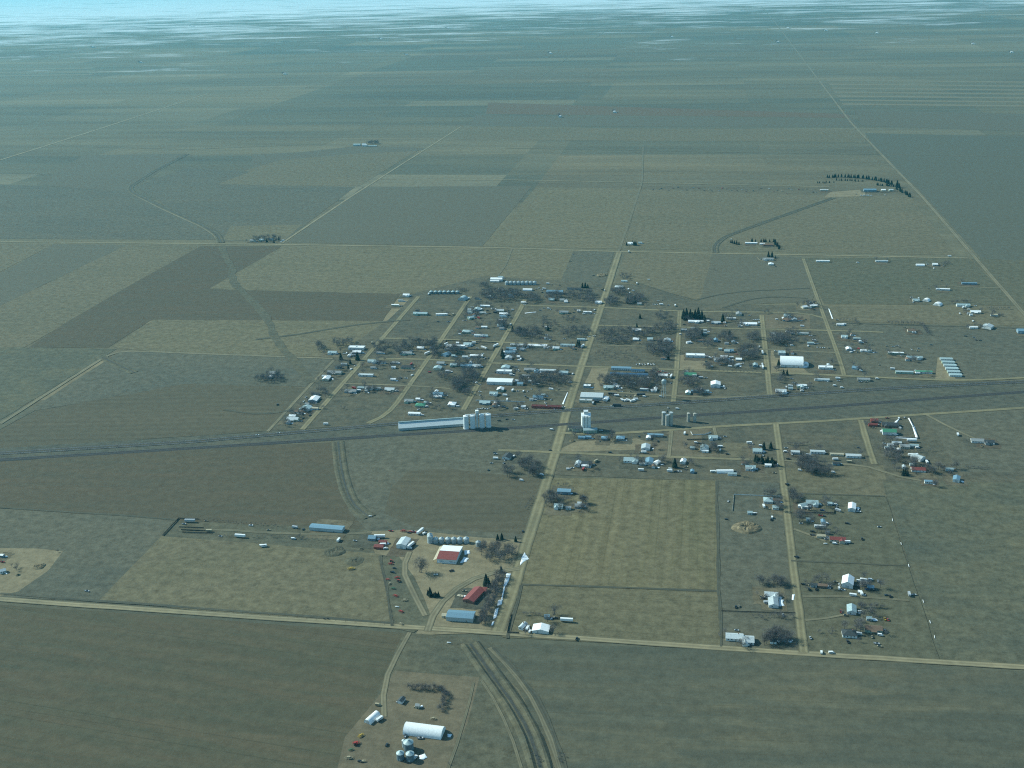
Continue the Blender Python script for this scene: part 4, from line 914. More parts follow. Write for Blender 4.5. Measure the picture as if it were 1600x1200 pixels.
# white arched hall
p = G(1236.5, 569); o = root('arched_hall', p, math.radians(-2)); tag(o, 'big white hall with a shallow arched roof beside a gravel lot', 'hall')
MB().box(-18, 18, -16, 16, -.4, 4.2).build('wall', WALL['white'], o)
a_ = arch(37, 33, 8.6, 20, True, .12).build('roof', ROOF['white'], o, True); a_.location.z = 4.2
for s in (-1, 1):
    ge = MB(); n = 14
    pts = [(s*17.9, 16*math.cos(math.pi*j/n), 4.1+7.6*math.sin(math.pi*j/n)) for j in range(n+1)]
    ge.poly(pts, [tuple(range(n+1))] if s > 0 else [tuple(range(n, -1, -1))]); ge.build('gable_wall', WALL['white'], o)
for dx in (-9, 3): put(ME_BIG, 'roller_door', o, (dx, -16.04, 0))
put(ME_DOOR, 'door', o, (11, -16.04, 0))
for dx in (-14, -3, 8, 15): put(ME_WIN, 'window', o, (dx, -16.04, 3.5))
# barn of the grain bin farm: one snowy slope, one red slope
p = G(703, 869); o = root('red_roofed_barn', p, math.radians(-1)); tag(o, 'low wide barn with a red near slope and snow white far slope', 'barn')
L, D, h, rise = 22.5, 32, 4.6, 1.9
gwall(L, D, h, rise).build('wall', WALL['white'], o)
g = gable(L, D, h, rise, .4)
link('roof', mesh('roof', g.v[:8], g.f[:5], ROOF['red']), o)['label'] = 'red metal near roof slope'
link('roof', mesh('roof', g.v[8:], [tuple(i-8 for i in q) for q in g.f[5:]], ROOF['white']), o)['label'] = 'white far roof slope'
for dx in (-6, 5): put(ME_BIG, 'roller_door', o, (dx, -16.03, 0))
put(ME_DOOR, 'door', o, (9.5, -16.03, 0))
lt = MB(); lt.poly([(-11.6, -15, 4.3), (-11.6, 15, 4.3), (-15.6, 15, 3.0), (-15.6, -17, 3.0), (-11.6, -15, 4.1), (-11.6, 15, 4.1), (-15.6, 15, 2.8), (-15.6, -17, 2.8)], [(0, 1, 2, 3), (7, 6, 5, 4), (3, 2, 6, 7), (0, 3, 7, 4), (1, 5, 6, 2)])
lt.build('lean_to_roof', ROOF['tan'], o)
for y in (-15, -5, 5, 14): MB().box(-15.5, -15.3, y-.1, y+.1, -.3, 3.0).build('post', M_wood, o)
MB().box(-11.0, 11.0, -16.9, -16.1, -.3, 1.3).build('white_apron', WALL['white'], o)

# ================================================================== data by picture region
REG(400, 420, 4.444, 'at the upper end of the conifer street')
B(1045, 188, 45, 'house', 0, 'white'); B(1005, 224, 34, 'shed', 0, 'grey'); B(968, 258, 52, 'trailer', 0, 'white'); V(1043, 229); V(1013, 259)
B(1143, 318, 100, 'house', 0, 'teal', h=3.2); B(1292, 322, 84, 'trailer', 9, 'white'); V(1370, 319, 'camper', 'tan'); V(1200, 178, 'car', 'dark'); V(1340, 369, 'car', 'silver'); V(1265, 369, 'car', 'dark')
AT('beside the white flat roofed building and conifers')
B(700, 556, 112, 'flat', 0, 'white', 'white', d=12); B(702, 584, 62, 'house', 0, 'white'); V(630, 588, 'van', 'white'); V(612, 592); B(533, 588, 60, 'house', 0, 'teal'); V(750, 590, 'pickup', 'silver'); V(665, 592, 'camper')
B(613, 668, 42, 'shed', 0, 'grey'); B(548, 726, 98, 'house', 0, 'grey', d=11); B(490, 768, 46, 'house', 90, 'white'); B(490, 752, 60, 'shed', 0, 'pale'); V(662, 700, 'van', 'white', 60); V(690, 674, 'car', 'white', 60); V(805, 518, 'camper', 'tan'); V(700, 510, 'car', 'tan')
C(705, 632, 1.1); C(655, 660, 1.0); C(590, 630, .9); C(640, 690, .7)
T(610, 525, 90, 20, 6); T(450, 550, 40, 30, 4); T(480, 870, 30, 20, 3)
AT('on the block between the conifer street and green roofed house')
B(810, 648, 62, 'house', 0, 'teal'); B(885, 655, 36, 'shed', 0, 'dark'); B(815, 692, 36, 'shed', 0, 'grey'); B(765, 744, 106, 'trailer', 0, 'pale', d=6); B(860, 588, 46, 'shed', 0, 'grey')
B(1050, 688, 82, 'hip', 0, 'dark', 'green'); B(965, 658, 40, 'shed', 0, 'grey'); B(957, 690, 28, 'shed', 0, 'white'); B(955, 774, 36, 'shed', 0, 'white'); V(1042, 762); V(1085, 742, 'van', 'white', 60); V(1005, 759, 'car', 'silver'); V(825, 752, 'car', 'dark'); V(985, 650, 'car', 'white'); V(940, 660, 'car', 'dark'); V(1090, 700, 'pickup', 'white')
B(660, 856, 82, 'house', 0, 'grey'); B(730, 832, 46, 'shed', 0, 'teal'); B(787, 836, 50, 'house', 0, 'grey'); B(848, 836, 40, 'shed', 0, 'grey'); B(930, 844, 68, 'house', 0, 'pale'); V(977, 850, 'van', 'white', 30); V(870, 842, 'car', 'dark'); V(690, 868, 'car', 'white')
T(870, 560, 60, 35, 6); T(1000, 560, 60, 30, 5); T(740, 690, 12, 20, 2); T(1110, 535, 110, 28, 9); B(1145, 556, 48, 'house', 0, 'white'); B(1050, 592, 72, 'house', 0, 'grey'); B(1020, 596, 40, 'shed', 0, 'dark'); V(1190, 592, 'semi', 'white', 62); V(1215, 552, 'camper')
T(1240, 590, 22, 30, 4)
AT('on the row between alley and street above the highway')
B(405, 912, 62, 'house', 90, 'white'); B(420, 873, 40, 'shed', 0, 'dark'); V(347, 892); B(347, 975, 68, 'house', 80, 'teal', L=15); B(412, 975, 44, 'shed', 0, 'tan'); B(258, 1050, 82, 'house', 0, 'pale', d=9); B(256, 1030, 46, 'house', 0, 'white', d=7); V(312, 1060, 'car', 'silver'); V(375, 1020, 'car', 'dark'); V(325, 1040, 'car', 'dark'); V(410, 935, 'car', 'white')
AT('above the long grain shed')
B(1065, 924, 62, 'house', 0, 'grey'); B(1143, 953, 66, 'hip', 0, 'green', 'green'); V(1187, 959, 'van', 'white', 40); B(1265, 876, 72, 'house', 0, 'blue'); B(1262, 894, 60, 'shed', 0, 'white'); V(1322, 882, 'car', 'silver'); B(1362, 946, 50, 'hip', 90, 'white', 'white', L=13); V(1405, 957, 'van', 'white', 20); B(1100, 1013, 84, 'trailer', 0, 'white', d=6)
V(485, 1082, 'camper', 'white', 3, at='on the verge beside the highway'); V(155, 1142, 'car', 'white', 5, at='driving on the highway'); V(10, 1156, 'car', 'white', 5, at='driving on the highway')
T(1260, 960, 30, 20, 2, .7); T(600, 970, 20, 20, 2, .6); T(1180, 395, 10, 8, 1, .6)
AT('at the lone house in the field left of town')
B(118, 731, 45, 'house', 0, 'grey'); T(90, 765, 110, 26, 12, .8)
V(150, 945, 'car', 'dark'); AT('beside the white flat roofed building and conifers'); B(575, 690, 44, 'shed', 0, 'dark')
REG(660, 440, 9.23, 'at the end of the second street behind town')
for i in range(7): bin_(130+i*63, 172, 56, 4.6, True)
V(90, 186, 'camper'); B(585, 260, 118, 'quonset', 75, 'teal', 'metal', L=16, rise=7.0); V(662, 250, 'camper', 'white', 60); B(790, 252, 60, 'shed', 0, 'dark'); T(560, 130, 90, 12, 6, .6)
AT('in the crowded yards behind the fenced white building')
B(790, 412, 84, 'house', 90, 'teal'); B(905, 362, 142, 'shed', 0, 'white'); B(680, 415, 52, 'shed', 0, 'pale'); B(690, 452, 74, 'house', 0, 'teal'); B(868, 462, 96, 'trailer', 0, 'pale'); V(850, 410, 'camper'); V(1005, 396, 'van', 'white', 65); B(1122, 430, 112, 'house', 0, 'pale'); V(1052, 412, 'camper'); V(1300, 412, 'van'); V(1235, 415, 'car', 'tan')
B(695, 532, 92, 'house', 30, 'teal'); V(590, 562); V(625, 562, 'car', 'silver'); B(1175, 478, 124, 'house', 0, 'white', d=7); B(1165, 512, 96, 'shed', 0, 'blue'); B(1130, 568, 62, 'shed', 0, 'white'); B(1120, 640, 72, 'house', 0, 'teal'); B(1150, 688, 72, 'shed', 0, 'grey'); V(1265, 514); V(1270, 629); V(1200, 552); V(715, 372); V(370, 582, 'car', 'silver'); V(970, 462, 'car', 'dark'); V(1245, 440, 'car', 'dark')
B(895, 666, 84, 'shed', 0, 'white'); B(795, 674, 52, 'shed', 0, 'brown'); B(650, 732, 140, 'hip', 0, 'teal', d=13); V(540, 764, 'van'); B(815, 790, 134, 'trailer', 0, 'pale', d=7); B(915, 792, 62, 'shed', 0, 'teal'); V(700, 420, 'car', 'dark'); V(940, 420, 'car', 'dark')
AT('inside the dark fenced lot beside the second street')
B(410, 944, 112, 'house', 0, 'white', 'white', d=9); B(540, 952, 150, 'flat', 0, 'white', 'white', d=8); B(655, 915, 112, 'house', 0, 'teal', d=13); B(745, 888, 50, 'shed', 0, 'pale'); V(870, 954, 'camper', 'white', -35); V(905, 966, 'camper', 'white', -35); V(790, 964); V(342, 906, 'camper', 'white', 60); V(330, 925)
fence([(340, 852), (1070, 884), (1010, 994), (290, 972), (340, 852)], 'board', M_wood, 'dark board fence around the lot with the white building', step=4)
AT('between the second and third dirt streets')
V(1060, 934, 'semi', 'white', 62); B(345, 1062, 92, 'house', 60, 'blue', 'blue'); B(370, 990, 100, 'shed', 0, 'pale', d=3.5); B(780, 1084, 184, 'trailer', 0, 'white', d=7); B(618, 1096, 82, 'shed', 0, 'pale'); V(900, 1107); V(570, 1052, 'car', 'tan'); V(670, 1032, 'car', 'tan'); V(950, 1105, 'car', 'dark')
T(450, 1020, 80, 40, 6); T(150, 920, 60, 40, 5); T(1150, 630, 60, 40, 5); T(200, 1040, 30, 40, 3); T(620, 430, 30, 40, 2, .7); T(830, 620, 80, 40, 3, .7)
AT('in the dense grove behind town'); T(1150, 215, 300, 85, 30); T(900, 90, 60, 40, 4); V(1105, 112, 'pickup'); V(1165, 115); V(875, 120, 'car', 'dark'); B(960, 225, 60, 'house', 0, 'grey'); B(1270, 215, 60, 'house', 0, 'blue')
AT('at the third street corner lot'); B(1458, 312, 66, 'shed', 0, 'white'); C(1298, 705, .9); C(1400, 705, .8); C(1425, 730, .8); T(1440, 765, 100, 50, 8, .8); V(1480, 720, 'car', 'silver'); V(1470, 338)

REG(680, 420, 5, 'in the farm row behind the town')
B(480, 92, 92, 'barn', 0, 'white', d=11); B(512, 70, 40, 'shed', 0, 'teal'); B(465, 102, 70, 'shed', 0, 'white')
for i in range(8): bin_(560+i*31, 122, 30, 5.4, False)
B(722, 168, 74, 'quonset', 0, 'white', 'white', d=9, rise=3.8); B(935, 192, 128, 'barn', 0, 'blue', 'blue', d=13); V(830, 168); V(790, 160, 'car', 'silver'); V(850, 160, 'camper'); V(835, 185, 'pickup', 'dark'); V(810, 150, 'car', 'white'); V(500, 162); V(530, 164); V(880, 120, 'camper'); V(910, 125, 'car', 'tan'); B(1085, 160, 104, 'shed', 0, 'dark'); C(1150, 148, 1.0); C(1172, 145, 1.1); C(1192, 150, .9); V(660, 168, 'car', 'dark'); V(970, 128, 'car', 'dark')
V(1025, 245, 'van', 'white', 70); B(1022, 262, 26, 'shed', 0, 'white'); B(1275, 268, 52, 'house', 0, 'white'); B(910, 245, 44, 'house', 0, 'teal'); B(992, 250, 36, 'house', 0, 'grey')
T(760, 240, 70, 30, 9); T(920, 230, 70, 28, 8); T(1130, 220, 110, 36, 13); T(1215, 250, 50, 25, 5)
AT('behind the open weedy block by the main street')
B(1005, 346, 72, 'house', 0, 'grey'); B(1190, 345, 62, 'trailer', 0, 'white'); B(1122, 334, 24, 'shed', 0, 'white'); V(1245, 324, 'van', 'white', 75); V(1240, 352); V(885, 313, 'van'); V(900, 318); V(850, 310, 'car', 'silver'); V(1085, 345, 'car', 'dark'); V(820, 325, 'car', 'blue')
snow([(700, 345), (790, 336), (790, 339), (702, 349)], 'thin snow drift behind the open weedy block')
C(660, 495, .8); C(605, 490, .9); C(880, 480, .8); C(800, 505, .8); T(640, 500, 40, 26, 5, .8); T(760, 510, 80, 36, 11, .85); T(860, 440, 22, 55, 4, .8); T(1050, 400, 60, 18, 4, .7); T(1100, 505, 120, 36, 13, .85); T(930, 440, 20, 30, 3, .7)
B(872, 462, 30, 'shed', 0, 'white'); B(870, 548, 36, 'shed', 0, 'grey'); V(1010, 548, 'car', 'silver'); B(1140, 558, 62, 'shed', 0, 'teal'); V(1180, 557, 'van'); V(1202, 533); V(1240, 528); V(870, 520); V(845, 545, 'car', 'red'); V(590, 436, 'van', 'white', 70)
AT('in the row between third street and main street')
B(650, 603, 124, 'house', 0, 'pale', d=7); B(800, 608, 152, 'house', 0, 'white', d=8); B(945, 627, 52, 'house', 0, 'pale'); B(1035, 604, 112, 'house', 0, 'teal', d=6); C(1125, 612, 1.0); C(1112, 600, .8); V(1152, 612, 'semi', 'white', 75); V(890, 617, 'van')
B(595, 630, 76, 'house', 0, 'blue', d=7); B(588, 658, 76, 'house', 0, 'blue', 'white', d=10); B(575, 702, 52, 'house', 90, 'pale', L=12); V(668, 712, 'camper'); V(655, 718, 'van', 'white'); V(640, 667); V(685, 705, 'car', 'dark'); C(525, 682, 1.1); C(530, 700, .9); V(680, 638, 'camper')
B(550, 778, 62, 'house', 90, 'teal', L=13); B(540, 812, 118, 'flat', 0, 'white', 'white', d=9); V(630, 772, 'pickup', 'silver'); V(645, 790); V(622, 800, 'car', 'dark'); V(655, 800); V(605, 768, 'car', 'dark'); B(742, 796, 92, 'house', 0, 'grey'); B(790, 806, 32, 'shed', 90, 'blue'); B(880, 803, 124, 'trailer', 0, 'pale', d=7); B(710, 842, 64, 'shed', 0, 'pale', d=3); B(872, 848, 104, 'shed', 0, 'tan', d=3); B(1003, 818, 72, 'house', 0, 'teal'); V(1075, 824, 'van', 'white', 75); V(980, 828, 'camper'); V(830, 826, 'car', 'dark'); V(1030, 792, 'car', 'dark'); V(720, 810, 'car', 'dark'); V(1035, 860, 'car', 'tan')
AT('beside the long white hall')
B(508, 892, 198, 'barn', 0, 'white', 'white', d=17, h=5, rise=1.6, word='hall'); T(860, 885, 210, 40, 24, .9); B(665, 906, 46, 'house', 0, 'blue'); V(1055, 888, 'van'); V(1000, 880, 'car', 'dark'); B(770, 900, 30, 'shed', 0, 'brown'); V(345, 905, 'car', 'silver')
AT('on the block between the silos and the main street')
B(510, 950, 52, 'house', 90, 'white', L=11); B(458, 982, 62, 'house', 0, 'teal'); V(350, 962); V(350, 988); V(545, 992, 'camper'); V(605, 955, 'camper'); V(645, 958); V(690, 960, 'van'); V(722, 958); V(752, 940); V(905, 945, 'camper'); V(960, 945, 'car', 'tan')
fence([(318, 1030), (700, 1042)], 'board', WALL['white'], 'white board fence behind the silos', step=3.5)
B(390, 1052, 84, 'house', 0, 'teal'); V(562, 1028, 'camper'); B(805, 1012, 78, 'house', 0, 'blue', 'white', h=3.4); V(857, 1024); V(905, 1024); V(700, 995, 'car', 'silver'); V(720, 1010, 'car', 'dark')
B(870, 1086, 232, 'flat', 0, 'maroon', 'red', d=6, h=3.2, word='long low red shed'); B(690, 1086, 34, 'house', 0, 'white'); V(340, 1098); V(368, 1093, 'pickup'); V(398, 1098); V(318, 1108, 'car', 'dark'); V(425, 1090, 'car', 'silver'); V(652, 1080, 'car', 'dark'); V(710, 1098); V(1000, 1083); V(470, 1085, 'car', 'dark'); V(560, 1090, 'car', 'dark'); V(530, 1080, 'car', 'blue')
snow([(1032, 965), (1038, 968), (1005, 1055), (992, 1055)], 'narrow snow drift along the main street edge')
T(500, 1085, 50, 25, 5, .7); T(640, 1095, 40, 15, 3, .7); T(520, 1140, 35, 18, 3, .6); V(560, 1178, 'car', 'dark'); V(610, 1180, 'car', 'silver'); V(500, 1188, 'car', 'dark')
AT('in the shaded block between second and third streets')
B(20, 782, 62, 'house', 90, 'teal', L=12); B(100, 806, 32, 'shed', 0, 'white'); B(145, 758, 52, 'house', 0, 'teal'); B(245, 764, 92, 'house', 0, 'blue', 'grey'); B(325, 766, 62, 'house', 0, 'pale'); B(45, 745, 60, 'house', 0, 'grey'); T(200, 745, 60, 30, 5, .8); T(330, 735, 40, 30, 4); T(200, 895, 70, 34, 10, .9); T(170, 935, 50, 30, 6); T(250, 975, 40, 25, 4, .8); T(310, 865, 40, 30, 5); T(260, 830, 50, 20, 4); V(322, 892, 'van', 'white', 60); V(215, 884, 'car', 'silver'); V(300, 885, 'car', 'silver'); T(60, 840, 60, 25, 5, .8)

REG(880, 580, 7.273, 'at the main street corner by the highway')
B(272, 180, 82, 'flat', 0, 'white', 'metal', d=8, h=3.2); B(328, 300, 252, 'barn', 0, 'pale', 'metal', d=20, h=4.6, rise=2.4); B(256, 348, 148, 'flat', 0, 'pale', 'cream', d=7, h=3.4); B(478, 322, 52, 'shed', 90, 'white', 'white', L=13); snow([(452, 330), (520, 285), (525, 310), (495, 345)], 'snow bank beside the pale metal shop', .8)
B(520, 192, 120, 'house', 0, 'teal', d=11); B(615, 190, 38, 'shed', 90, 'white', L=8); V(655, 205); V(660, 232); V(608, 282, 'camper'); V(560, 272, 'semi', 'dark', -8); V(580, 115, 'camper'); V(750, 130, 'car', 'silver'); V(740, 100); V(880, 120, 'car', 'tan')
for i, (a, b) in enumerate(((668, 328), (690, 340), (712, 342), (735, 336), (758, 340), (785, 346), (808, 335), (825, 325))): V(a, b, ('van', 'camper')[i % 2], 'white', 25*(i % 3)-20, at='in the row of white trucks beside the highway')
V(815, 295, 'camper', 'tan'); V(700, 285, 'car', 'tan'); V(770, 290, 'car', 'tan')
AT('at the foot of the water tower')
B(920, 218, 92, 'trailer', 0, 'pale'); B(1028, 230, 62, 'shed', 0, 'white', 'white'); V(885, 280, 'semi', 'dark', 5); V(922, 292, 'van'); V(1108, 292, 'van', 'silver'); V(1225, 70, 'semi', 'white', 82); V(1222, 137, 'car', 'silver'); V(770, 236, 'car', 'tan'); V(975, 85, 'van')
V(555, 402, 'pickup', 'white', 4, at='pulling a dark trailer on the highway'); V(612, 400, 'semi', 'dark', 4, at='towed on the highway')
V(430, 676, 'car', 'white', at='beside the white elevator'); V(1190, 418, 'car', 'white', at='on the verge across from the concrete silos'); V(1298, 432, 'van', 'white', at='on the verge across from the concrete silos')
REG(880, 460, 6, 'beside the blue storage sheds')
B(545, 702, 184, 'unit', 0, 'blue', 'blue', d=9, h=3.2); B(700, 722, 130, 'unit', -6, 'navy', 'blue', d=6); B(618, 760, 356, 'unit', 0, 'navy', 'blue', d=8, h=3.0)
B(935, 770, 84, 'house', 0, 'white'); B(880, 768, 40, 'shed', 0, 'teal'); V(820, 724, 'car', 'red'); V(900, 728, 'pickup', 'red'); V(962, 738, 'car', 'red'); V(935, 722, 'car', 'white'); V(808, 792, 'camper'); V(845, 722, 'car', 'dark'); V(985, 745)
AT('in the row of white vehicles along the cross street')
for i in range(7): V(688+i*27, 657+(i % 2)*3, ('car', 'van', 'car')[i % 3], 'white', 90+4*i)
AT('in the grove below the blue storage sheds'); T(420, 820, 100, 45, 9); T(680, 855, 130, 50, 13); T(860, 800, 60, 50, 7); T(560, 810, 60, 25, 4); B(630, 835, 44, 'shed', 0, 'grey')
AT('in the wooded block beside the main street')
B(690, 342, 80, 'house', 0, 'white', d=7); B(682, 428, 56, 'hip', 0, 'white'); B(815, 428, 52, 'house', 0, 'teal'); B(975, 438, 62, 'house', 90, 'pale', L=11); V(1020, 438); V(625, 358); V(745, 358); V(690, 370, 'car', 'silver'); C(690, 305, .7)
T(600, 370, 260, 40, 24, .95); T(960, 330, 110, 40, 10); T(480, 440, 160, 25, 10, .85); T(900, 470, 90, 20, 5, .8)
AT('in the brushy brown block behind the blue sheds'); T(420, 570, 160, 50, 14, .6, kind='brush'); T(620, 580, 100, 45, 8, .55, kind='brush'); T(900, 530, 120, 55, 14); C(985, 610, .8); B(930, 525, 60, 'house', 0, 'grey'); B(935, 605, 40, 'shed', 0, 'brown')
AT('behind the open lot above the wooded block')
C(720, 225, .8); T(930, 215, 60, 36, 5, .8); T(450, 80, 70, 28, 8); T(640, 75, 60, 28, 7); C(600, 82, 1.0); C(672, 72, 1.1); B(715, 96, 38, 'house', 0, 'grey'); V(845, 95); V(875, 98); V(920, 98, 'camper'); V(1050, 108, 'camper'); V(890, 62); V(930, 58, 'car', 'tan'); V(985, 105, 'car', 'silver')
AT('in front of the tall dark conifers')
B(1225, 262, 104, 'house', 0, 'white', d=7); B(1432, 272, 84, 'house', 0, 'pale', d=7); V(1520, 268, 'van', 'white', 80); V(1525, 298); V(1135, 285, 'car', 'dark')
for (a, b, s) in ((1128, 225, 1.3), (1155, 215, 1.4), (1190, 228, 1.3), (1235, 225, 1.2), (1265, 215, 1.35), (1298, 225, 1.5), (1325, 250, 1.4), (1300, 380, 1.1), (1140, 240, 1.1), (1210, 235, 1.2)): C(a, b, s)
C(1495, 255, 1.7, at='standing alone beside the pale roofed house')
AT('on the block left of the white arched hall street')
B(1130, 340, 54, 'shed', 0, 'pale'); V(1100, 378, 'van'); B(1175, 456, 42, 'shed', 30, 'white'); B(1215, 326, 40, 'shed', 0, 'grey'); B(1430, 438, 44, 'house', 90, 'blue', 'blue'); B(1325, 372, 34, 'shed', 0, 'teal'); B(1330, 345, 30, 'shed', 0, 'pale'); T(1220, 380, 90, 36, 8); T(1360, 470, 60, 30, 5, .8); T(1200, 425, 50, 20, 4); V(1365, 455, 'car', 'silver'); B(1290, 440, 60, 'shed', 0, 'brown')
AT('on the block with the long white building')
B(1238, 582, 176, 'flat', 0, 'white', 'white', d=11, h=3.6); B(1338, 590, 40, 'shed', 0, 'white'); V(1378, 598, 'van'); V(1340, 632, 'car', 'dark'); B(1450, 618, 74, 'house', 0, 'grey'); B(1500, 604, 62, 'house', 0, 'white'); V(1390, 678, 'van'); V(1445, 612, 'camper'); T(1350, 690, 50, 22, 4, .7)
AT('on the block below the long white building')
B(1190, 758, 112, 'house', 0, 'green', 'green'); V(1232, 768, 'camper'); V(1290, 785, 'camper', 'silver'); V(1130, 790, 'car', 'dark'); B(1428, 858, 88, 'barn', 90, 'white', 'white', L=16, h=4.5); V(1505, 868, 'van'); V(1515, 882); B(1170, 930, 46, 'house', 90, 'white', L=9); B(1235, 915, 72, 'shed', 0, 'blue', 'blue'); V(1290, 900, 'camper'); B(1340, 914, 52, 'shed', 0, 'teal'); T(1180, 830, 90, 36, 9, .9); T(1290, 930, 70, 20, 4, .8); V(1270, 828, 'car', 'tan'); V(1340, 785, 'car', 'silver'); B(1535, 540, 50, 'house', 0, 'teal')

REG(1120, 460, 6, 'at the upper corner of the arched hall street')
B(312, 284, 124, 'house', 0, 'white', d=10); V(395, 268, 'van', 'white', 80); V(385, 240); V(75, 268, 'van'); V(85, 298); B(135, 232, 84, 'shed', 0, 'white', d=3); B(205, 190, 52, 'house', 90, 'grey'); V(305, 200, 'car', 'silver'); V(120, 205, 'car', 'yellow'); V(350, 240); T(465, 175, 25, 20, 3, .7); TL([(190, 290), (230, 250), (330, 245)], 6, .5)
AT('on the corner behind the brown yard')
B(820, 126, 52, 'house', 30, 'white'); B(905, 114, 74, 'house', 0, 'white', d=6); V(870, 130, 'camper'); V(940, 118, 'car', 'silver'); T(880, 100, 90, 16, 6, .7); V(915, 145, 'car', 'dark')
B(660, 206, 62, 'house', 0, 'teal'); B(655, 245, 70, 'house', 0, 'brown'); B(725, 245, 52, 'house', 90, 'pale', L=9); B(778, 246, 46, 'shed', 0, 'brown'); V(800, 302, 'camper'); V(600, 240, 'car', 'tan'); V(830, 235, 'car', 'tan'); V(770, 225, 'car', 'dark'); T(700, 225, 60, 20, 4, .7)
AT('on the block behind the white arched hall')
B(540, 382, 64, 'house', 0, 'grey'); V(660, 353, 'van'); V(710, 374, 'camper'); B(805, 376, 104, 'trailer', 0, 'pale', d=4); V(852, 374, 'van'); V(878, 390); V(705, 481, 'van'); V(912, 437, 'camper'); B(878, 464, 62, 'shed', 0, 'teal'); V(855, 486, 'van'); V(940, 463); V(885, 462); V(940, 497); V(970, 500); V(1002, 503); V(1045, 503, 'car', 'tan'); V(650, 478, 'car', 'silver'); V(620, 420, 'car', 'silver'); B(530, 435, 50, 'shed', 0, 'teal')
T(560, 440, 80, 55, 12); T(700, 450, 60, 30, 5, .8); T(700, 360, 60, 25, 4, .8); T(640, 400, 50, 40, 4, .8)
AT('right of the street past the white arched hall')
B(1195, 405, 54, 'house', 0, 'teal'); B(1310, 424, 64, 'trailer', 0, 'teal'); B(1235, 520, 50, 'house', 90, 'white', L=12); V(1262, 545, 'van', 'white', 20); V(1322, 545, 'car', 'tan'); B(1372, 535, 54, 'shed', 0, 'white'); B(1432, 540, 34, 'shed', 0, 'teal'); V(1490, 545, 'car', 'silver'); V(1440, 520, 'car', 'silver')
B(1300, 698, 54, 'house', -25, 'blue', 'blue'); V(1350, 718, 'van', 'white', -35); B(1375, 806, 114, 'house', 0, 'grey', d=7); V(1400, 825, 'car', 'tan'); V(1505, 794, 'van'); V(1345, 822, 'car', 'silver'); V(1390, 450, 'car', 'dark'); B(1155, 290, 62, 'shed', 0, 'white'); V(1195, 285, 'camper'); V(1128, 242, 'car', 'silver'); TL([(1110, 250), (1290, 245), (1325, 275), (1260, 290)], 12, .6); snow([(1045, 130), (1055, 135), (1090, 225), (1080, 230)], 'thin snow drift along the arched hall street fence')
AT('around the white arched hall')
B(608, 560, 66, 'flat', 90, 'teal', 'metal', L=13); B(832, 662, 60, 'quonset', 90, 'white', 'white', L=12, rise=4.0); T(665, 550, 20, 10, 2, .7); C(575, 680, .9); C(580, 660, .8); B(1020, 694, 128, 'flat', 0, 'white', 'white', d=10, h=3.2); V(1105, 712, 'car', 'silver'); C(625, 752, .7); C(658, 755, .7); snow([(800, 640), (860, 650), (850, 685), (800, 690)], 'snow bank at the end of the arched hall', .7)
AT('below the arched hall beside the highway')
B(985, 807, 134, 'shed', 0, 'pale', d=4.5); fence([(925, 850), (960, 838), (1030, 845), (1045, 870)], 'wire', None, 'pale wire fence of the pen beside the highway'); V(1135, 792, 'camper'); V(1105, 858, 'van'); V(1172, 878, 'van'); V(1140, 812, 'car', 'silver'); B(600, 915, 98, 'house', 0, 'pale', d=12); B(615, 925, 60, 'shed', 0, 'white'); B(690, 890, 42, 'shed', 0, 'teal'); B(795, 864, 92, 'house', 0, 'white', d=6); B(800, 878, 34, 'house', 90, 'teal', L=9); V(800, 908, 'van'); V(700, 792, 'car', 'silver'); V(845, 882); V(690, 865, 'camper'); V(650, 880, 'camper'); V(720, 830, 'car', 'silver'); V(760, 890, 'car', 'dark'); V(880, 830, 'car', 'tan'); T(600, 800, 50, 28, 4, .8); T(550, 705, 30, 22, 3, .8); T(980, 785, 30, 10, 3, .5)
AT('in the shaded block left of the arched hall')
V(425, 655, 'van', 'white', 92); V(430, 690, 'semi', 'white', 92); V(428, 555, 'semi', 'white', 92); B(360, 672, 44, 'house', 90, 'teal', L=11); B(205, 618, 54, 'house', 0, 'white', d=7); B(68, 598, 64, 'house', 0, 'white'); B(190, 668, 50, 'shed', 40, 'white'); B(120, 536, 72, 'house', 0, 'blue', 'grey'); B(155, 455, 36, 'house', 90, 'pale', L=8); V(400, 494, 'van', 'white', 80); V(135, 628, 'camper'); V(15, 618, 'camper'); C(120, 400, 1.0); T(290, 565, 90, 60, 14); T(90, 425, 80, 35, 7); T(330, 420, 70, 30, 5); T(60, 650, 60, 25, 4); V(30, 660, 'car', 'silver'); B(260, 540, 50, 'house', 0, 'teal'); V(125, 680, 'camper')
TL([(10, 725), (390, 735)], 10, .4, kind='brush')

REG(1340, 380, 5.22, 'among the scattered lots by the section road')
B(195, 152, 98, 'trailer', 0, 'pale'); B(510, 183, 66, 'quonset', 0, 'white', 'white', d=9, rise=4); B(630, 180, 40, 'house', 0, 'white'); V(620, 208, 'van'); V(570, 173); T(700, 170, 56, 14, 6, .6); V(750, 109, 'camper'); V(700, 185, 'car', 'silver'); V(665, 188, 'car', 'dark')
B(910, 334, 118, 'trailer', 0, 'blue', 'blue'); B(695, 382, 106, 'trailer', -6, 'white'); B(475, 472, 52, 'house', 0, 'teal'); V(440, 443); V(497, 451, 'van'); B(560, 470, 52, 'quonset', 60, 'white', 'white', L=12); B(653, 503, 64, 'quonset', 60, 'white', 'white', L=14); B(860, 512, 104, 'house', 0, 'teal', d=9); TL([(760, 490), (920, 482)], 12, .7); TL([(1050, 532), (1245, 535)], 12, .5); V(960, 512, 'car', 'white'); V(685, 305, 'car', 'dark'); V(575, 370, 'car', 'tan')
